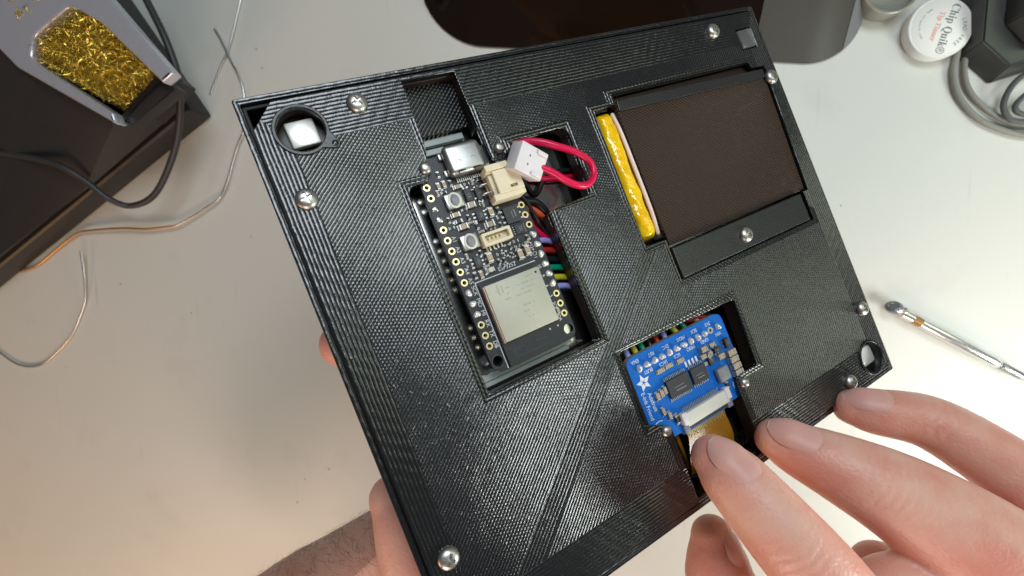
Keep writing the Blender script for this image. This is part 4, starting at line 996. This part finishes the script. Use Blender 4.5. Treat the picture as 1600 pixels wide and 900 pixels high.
# brass wool curls
bm = bmesh.new(); rr = random.Random(77)
def in_poly(x, y, poly):
    c_ = False; j = len(poly) - 1
    for i in range(len(poly)):
        if (poly[i].y > y) != (poly[j].y > y) and x < (poly[j].x - poly[i].x) * (y - poly[i].y) / (poly[j].y - poly[i].y) + poly[i].x: c_ = not c_
        j = i
    return c_
cnt = 0
while cnt < 1900:
    x, y = rr.uniform(-243, -181), rr.uniform(60, 106)
    if not in_poly(x, y, ring_in): continue
    cnt += 1
    z = rr.uniform(37, 48.5); L = rr.uniform(7, 22); rad = rr.uniform(1.0, 3.2); a0 = rr.uniform(0, 6.28); ax = Vector((rr.uniform(-1, 1), rr.uniform(-1, 1), rr.uniform(-0.35, 0.35))).normalized()
    s = ax.cross(Vector((0, 0, 1))).normalized(); u_ = s.cross(ax); w = rr.uniform(0.06, 0.15); turns = rr.uniform(0.9, 2.8)
    prev = None
    for i in range(17):
        t = i / 16
        a = a0 + turns * 6.28 * t
        p = Vector((x, y, z)) + ax * (t - 0.5) * L + (s * math.cos(a) + u_ * math.sin(a)) * rad
        if not in_poly(p.x, p.y, ring_in): prev = None; continue
        d = (s * math.cos(a + 0.8) + u_ * math.sin(a + 0.8)) * w
        pr = [bm.verts.new(p + d + ax * w), bm.verts.new(p - d - ax * w)]
        if prev: bm.faces.new((prev[0], prev[1], pr[1], pr[0]))
        prev = pr
bmesh.ops.delete(bm, geom=[v for v in bm.verts if not v.link_faces], context='VERTS')
bw = obj('brass_wool', bm, 'brass'); tag(bw, 'curly golden brass wool filling the metal tray', 'brass wool', None, 'stuff')
bm = bmesh.new()
for k in range(9):
    x, y = -247 + rr.uniform(-9, 9), 108 + rr.uniform(-6, 8); a = rr.uniform(0, 6)
    tube(bm, [(x, y, 50.4), (x + 2 * math.cos(a), y + 2 * math.sin(a), 50.9), (x + 3.4 * math.cos(a + 0.8), y + 3.4 * math.sin(a + .8), 50.4)], 0.22, 5, 4)
o = obj('brass_shavings', bm, 'brass'); tag(o, 'loose brass shavings lying on the metal tray rim', 'shavings', None, 'stuff')

def wire_thing(name, label, cat, pts, r, m, group=None, n=10):
    bm = bmesh.new(); tube(bm, pts, r, n, 8)
    o = obj(name, bm, m, None, 60)
    return tag(o, label, cat, group)
wire_thing('iron_cord', 'dark rubber cord looping over the soldering station', 'cord', [(-304, 49, 37), (-285, 48, 36), (-258, 43, 34), (-246, 35, 29), (-238, 26, 24), (-231, 23, 18), (-216, 30, 18), (-198, 53, 23), (-186, 76, 32), (-187, 94, 36), (-196, 116, 38), (-203, 134, 40)], 1.6, 'cord')
wire_thing('solder_wire', 'thin silver solder strand running straight down from the top edge', 'wire', [(-170, 150, 1), (-176, 131, 1), (-184, 107, 1.2), (-189, 99, 1), (-197, 84, 0.8)], 0.42, 'tin', 'loose wires on the bench')
wb = thing('solder_wire', 'long bent wire turning from silver to copper beside the soldering station', 'wire', None, 'loose wires on the bench')
bm = bmesh.new(); tube(bm, [(-192, 117, 1), (-189, 112, 1), (-183, 100, 1.5), (-179, 93, 2), (-176, 82, 2), (-177, 65, 2), (-182, 54, 2), (-191, 31, 2.5), (-201, 23, 3), (-216, 15, 3.5), (-222, 13, 3.5)], 0.55, 10); obj('silver_length', bm, 'tin', wb, 60)
bm = bmesh.new(); tube(bm, [(-222, 13, 3.5), (-238, 11.5, 4), (-253, 12, 4), (-275, 11, 3), (-286, 9, 2.5), (-302, 0, 1.2), (-316, -9, 1.2), (-328, -13, 1.2)], 0.62, 10); obj('copper_length', bm, 'copper_wire', wb, 60)
wire_thing('solder_wire', 'short curled silver wire lying alone on the bench by the station', 'wire', [(-281, -1, 5), (-282, -15, 3.4), (-284, -26, 2), (-287, -34, 1.2), (-297, -51, 1), (-310, -63, 1), (-322, -70, 1), (-336, -70, 1), (-349, -63, 1), (-375, -45, 1)], 0.55, 'tin', 'loose wires on the bench')

# crumbs and dust on the bench
bm = bmesh.new(); rr = random.Random(3)
for (x, y, r) in [(-169, 106, .45), (-166, 96, .5), (-136, -123, .5), (-151, -130, .35), (-156, -144, .45), (-262, -20, .5), (-217, -36, .4), (120, 20, .3)]:
    q = bmesh.ops.create_icosphere(bm, subdivisions=2, radius=r)
    for v in q['verts']: v.co = Vector((v.co.x * rr.uniform(.7, 1.3) + x, v.co.y * rr.uniform(.7, 1.3) + y, max(0, v.co.z * 0.5 + r * 0.3)))
o = obj('bench_crumbs', bm, 'ceramic'); tag(o, 'tiny dark crumbs scattered on the bench', 'crumbs', None, 'stuff')

# ------------------------------------------------------------------ jars, tool block, cords
jr = thing('tip_tinner_jar', 'small white round jar with printed paper lid beside the black tool', 'jar', Matrix.Translation((0.1515, 0.0935, 0)))
bm = bmesh.new(); lathe(bm, [(0, 0.2), (11.4, 0.2), (11.9, 0.6), (12.0, 3.0), (12.0, 3.2), (0, 3.2)], 48); obj('jar_body', bm, 'jar', jr, 40)
bm = bmesh.new(); lathe(bm, [(12.0, 2.6), (12.4, 2.8), (12.5, 5.4), (12.2, 5.9), (11.6, 6.0), (0, 6.0)], 48); ld = obj('jar_lid', bm, 'jar', jr, 40)
bm = bmesh.new(); lathe(bm, [(11.3, 6.01), (11.2, 6.08), (0, 6.08)], 48); obj('paper_label', bm, 'paper', ld, 40)
ra = math.radians(-107)
dv = Vector((math.cos(ra), math.sin(ra))); nv_ = Vector((-dv.y, dv.x))
lettering('\U0001D402\U0001D421\U0001D422\U0001D429 \U0001D410\U0001D42E\U0001D422\U0001D424\u00ae', nv_.x * 2.6, nv_.y * 2.6, 6.1, 4.6, 'print_grey', ld, ra, squash=0.85)
lettering('\U0001D413\U0001D422\U0001D429 \U0001D413\U0001D422\U0001D427\U0001D427\U0001D41E\U0001D42B', nv_.x * -1.6, nv_.y * -1.6, 6.1, 2.9, 'print_red', ld, ra, squash=0.9)
def arc_text(txt, R, a_mid, size, m, flip):
    step = size * 0.68 / R
    for k, ch in enumerate(txt):
        if ch == ' ': continue
        o_ = (k - (len(txt) - 1) / 2) * step
        a = a_mid - o_ if not flip else a_mid + o_
        lettering(ch, R * math.cos(a), R * math.sin(a), 6.1, size, m, ld, a - H2 if not flip else a + H2)
arc_text('LEAD FREE', 8.9, ra + H2, 2.0, 'print_grey', False)
arc_text('www.chipquik.com', 8.2, ra - H2, 1.25, 'print_grey', True)

j2 = thing('flux_jar', 'cloudy translucent pot cut off by the top edge beside the white jar', 'jar', Matrix.Translation((0.130, 0.1105, 0)))
bm = bmesh.new(); lathe(bm, [(0, 0.2), (10.5, 0.2), (11.0, 1.0), (11.6, 9.0), (11.2, 9.4), (10.4, 9.0), (10.0, 4), (0, 3.6)], 40); obj('pot_body', bm, 'clear_jar', j2, 40)
bm = bmesh.new(); lathe(bm, [(0, 6.5), (8, 6.6), (10.1, 6.2), (10.1, 3.8), (0, 3.8)], 40); obj('pot_paste', bm, 'braid_light', j2, 40)

bt = thing('tool_holder', 'black faceted plastic tool block at the top right corner', 'tool holder', Matrix.Translation((0.185, 0.10, 0)))
def fac(name, loops, m):
    bm = bmesh.new(); r0 = [[bm.verts.new((x - 185, y - 100, z)) for x, y, z in L] for L in loops]
    for a, b in zip(r0, r0[1:]):
        for k in range(len(a)): bm.faces.new((a[k], a[(k + 1) % len(a)], b[(k + 1) % len(a)], b[k]))
    bm.faces.new(r0[-1]); bm.faces.new(list(reversed(r0[0]))); bmesh.ops.recalc_face_normals(bm, faces=bm.faces)
    bmesh.ops.bevel(bm, geom=list(bm.edges), offset=0.6, segments=2, affect='EDGES')
    return obj(name, bm, m, bt, 30)
fac('block_body', [[(163, 82, 0), (175, 71, 0), (215, 84, 0), (215, 130, 0), (160, 122, 0)], [(164, 85, 11), (176, 75.5, 9), (214, 88, 12), (214, 128, 14), (162, 120, 14)]], 'black_tool')
fac('block_head', [[(171, 91, 11), (180, 81, 11), (212, 92, 11), (212, 126, 11), (169, 118, 11)], [(173, 92, 20), (181, 84, 20), (211, 94, 20), (211, 125, 20), (171, 117, 20)]], 'black_tool')

def braid(label, pts, r, m='braid', name='braided_cord'): return wire_thing(name, label, 'cord', pts, r, m, 'grey braided cords', 12)
braid('grey braided cord sweeping out from under the white jar', [(161, 96, 1.6), (161.5, 85, 1.6), (160.5, 76, 1.6), (163.5, 66, 1.6), (171.5, 56.5, 1.6), (182, 51, 1.6), (192, 48.5, 1.6), (215, 46, 1.6)], 1.2, 'braid_light')
braid('grey braided cord running just inside the sweeping one', [(165.5, 90, 1.6), (164.6, 78, 1.6), (167.2, 68.5, 1.6), (174.2, 60.4, 1.6), (183.0, 55.0, 1.6), (194, 52.6, 1.6), (215, 50, 1.6)], 1.1, 'braid_light')
braid('grey braided cord bent in a loop at the right edge', [(215, 83, 2.2), (196, 78, 3.0), (186, 73.5, 4.2), (180.4, 68, 4.8), (178.2, 61, 4.8), (180.6, 55.6, 4.6), (186, 53.8, 4.2), (200, 53.5, 3.2), (215, 53, 2)], 1.1)
braid('grey braided cord nested inside the loop at the right edge', [(215, 74, 2.2), (198, 71.4, 3.2), (189, 67, 4.4), (183.0, 61.4, 5.0), (183.4, 58.0, 4.8), (189, 56.4, 4.4), (202, 56.2, 3.4), (215, 56, 2.2)], 1.05)

# ------------------------------------------------------------------ precision screwdriver
sd = thing('precision_screwdriver', 'slim chrome precision screwdriver with swivel cap on the bright bench', 'screwdriver')
a_ = Vector((143, -27.0, 4)); e_ = Vector((215, -66.5, 3.4)); dr = (e_ - a_).normalized()
Rm = Vector((0, 0, 1)).rotation_difference(dr).to_matrix().to_4x4()
sd.matrix_world = Matrix.Translation(a_ * S) @ Rm @ Matrix.Diagonal((0.8, 0.8, 1.0, 1.0))
def shaft(name, prof, m, n=24):
    bm = bmesh.new(); lathe(bm, prof, n); bmesh.ops.recalc_face_normals(bm, faces=bm.faces); return obj(name, bm, m, sd, 35)
shaft('handle', [(0, 3), (2.3, 3), (2.6, 3.6), (2.6, 18), (2.75, 18.4), (2.75, 46), (2.2, 49), (1.5, 50), (0, 50)], 'chrome', 20)
shaft('amber_ring', [(2.55, 8.0), (2.70, 8.2), (2.70, 12.0), (2.55, 12.2)], 'orange_band')
shaft('collar', [(0, 50), (1.9, 50.2), (2.2, 51), (2.2, 59), (1.8, 60), (0, 60)], 'chrome_dark')
shaft('blade', [(0, 60), (1.2, 60.2), (1.2, 90), (0, 90)], 'chrome')
shaft('swivel_neck', [(0, 3), (1.6, 3), (1.4, 0.5), (2.2, -0.2), (0, -0.3)], 'chrome')
bm = bmesh.new(); lathe(bm, [(0, -0.6), (2.4, -0.6), (3.6, -1.0), (3.9, -2.0), (3.5, -3.0), (2.2, -3.2), (1.8, -2.6), (0, -2.6)], 28)
bmesh.ops.recalc_face_normals(bm, faces=bm.faces)
cp = obj('swivel_cap', bm, 'chrome_dark', sd, 40); cp.rotation_euler = (0.5, 0.5, 0)
bm = bmesh.new(); tube(bm, [(2.6 * math.cos(a * PI / 8), 2.6 * math.sin(a * PI / 8), 2.6 if False else 0.2) for a in range(17)], 0.6, 8, 3, cap=False); hx = obj('hex_ring', bm, 'chrome', sd, 50); hx.rotation_euler = (1.2, 0.2, 0); hx.location = Vector((0, 2.0, 1.8)) * S

# ------------------------------------------------------------------ smoked visor lying behind the enclosure
vz = thing('smoked_visor', 'dark smoked plastic visor lying behind the top edge of the enclosure', 'visor', Matrix.Translation((0.02, 0.10, 0)))
def visor_part(name, x0, x1, m, t_off=0.0, nx=50, y_shift=0.0, lift=0.0, ycap=None):
    bm = bmesh.new(); ny = 26
    for side in (0, 1):
        g = []
        for i in range(nx + 1):
            x = x0 + (x1 - x0) * i / nx
            base = 101.9 - (x + 68) * 17.7 / 165
            lf = max(0, (-46 - x) / 33.0); rt = max(0, (x - 100) / 24.2)
            yf = base + 34 * (1 - math.sqrt(max(0, 1 - min(1, lf) ** 2))) + 24 * (1 - math.sqrt(max(0, 1 - min(1, rt) ** 2))) + y_shift
            row = []
            for j in range(ny + 1):
                t = j / ny
                y = yf + (190 - yf) * t
                z = 1.5 + 30 * math.sin(min(1, t * 1.1) * PI * 0.62) + lift - side * 1.6
                z *= 1 - (0.96 * min(1, lf) ** 1.5 if lf > 0 else 0.6 * min(1, rt) ** 2)
                row.append(bm.verts.new((x - 20, y - 100, max(z, 0.3 if side else 0.9))))
            g.append(row)
        for i in range(nx):
            for j in range(ny): bm.faces.new((g[i][j], g[i][j + 1], g[i + 1][j + 1], g[i + 1][j]))
        if side == 0: top = g
    for i in range(nx): bm.faces.new((top[i][0], top[i + 1][0], g[i + 1][0], g[i][0]))
    for j in range(ny):
        bm.faces.new((top[0][j], g[0][j], g[0][j + 1], top[0][j + 1])); bm.faces.new((top[-1][j], top[-1][j + 1], g[-1][j + 1], g[-1][j]))
    bmesh.ops.recalc_face_normals(bm, faces=bm.faces)
    return obj(name, bm, m, vz, 50)
visor_part('smoked_lens', -79, 78, 'lens')
visor_part('grey_end', 78.2, 116, 'lens_grey', lift=0.2, nx=20)  # right end in a flatter, greyer tone than the lens
visor_part('clear_rim', 116.1, 124.0, 'lens_edge', lift=0.6, nx=12)
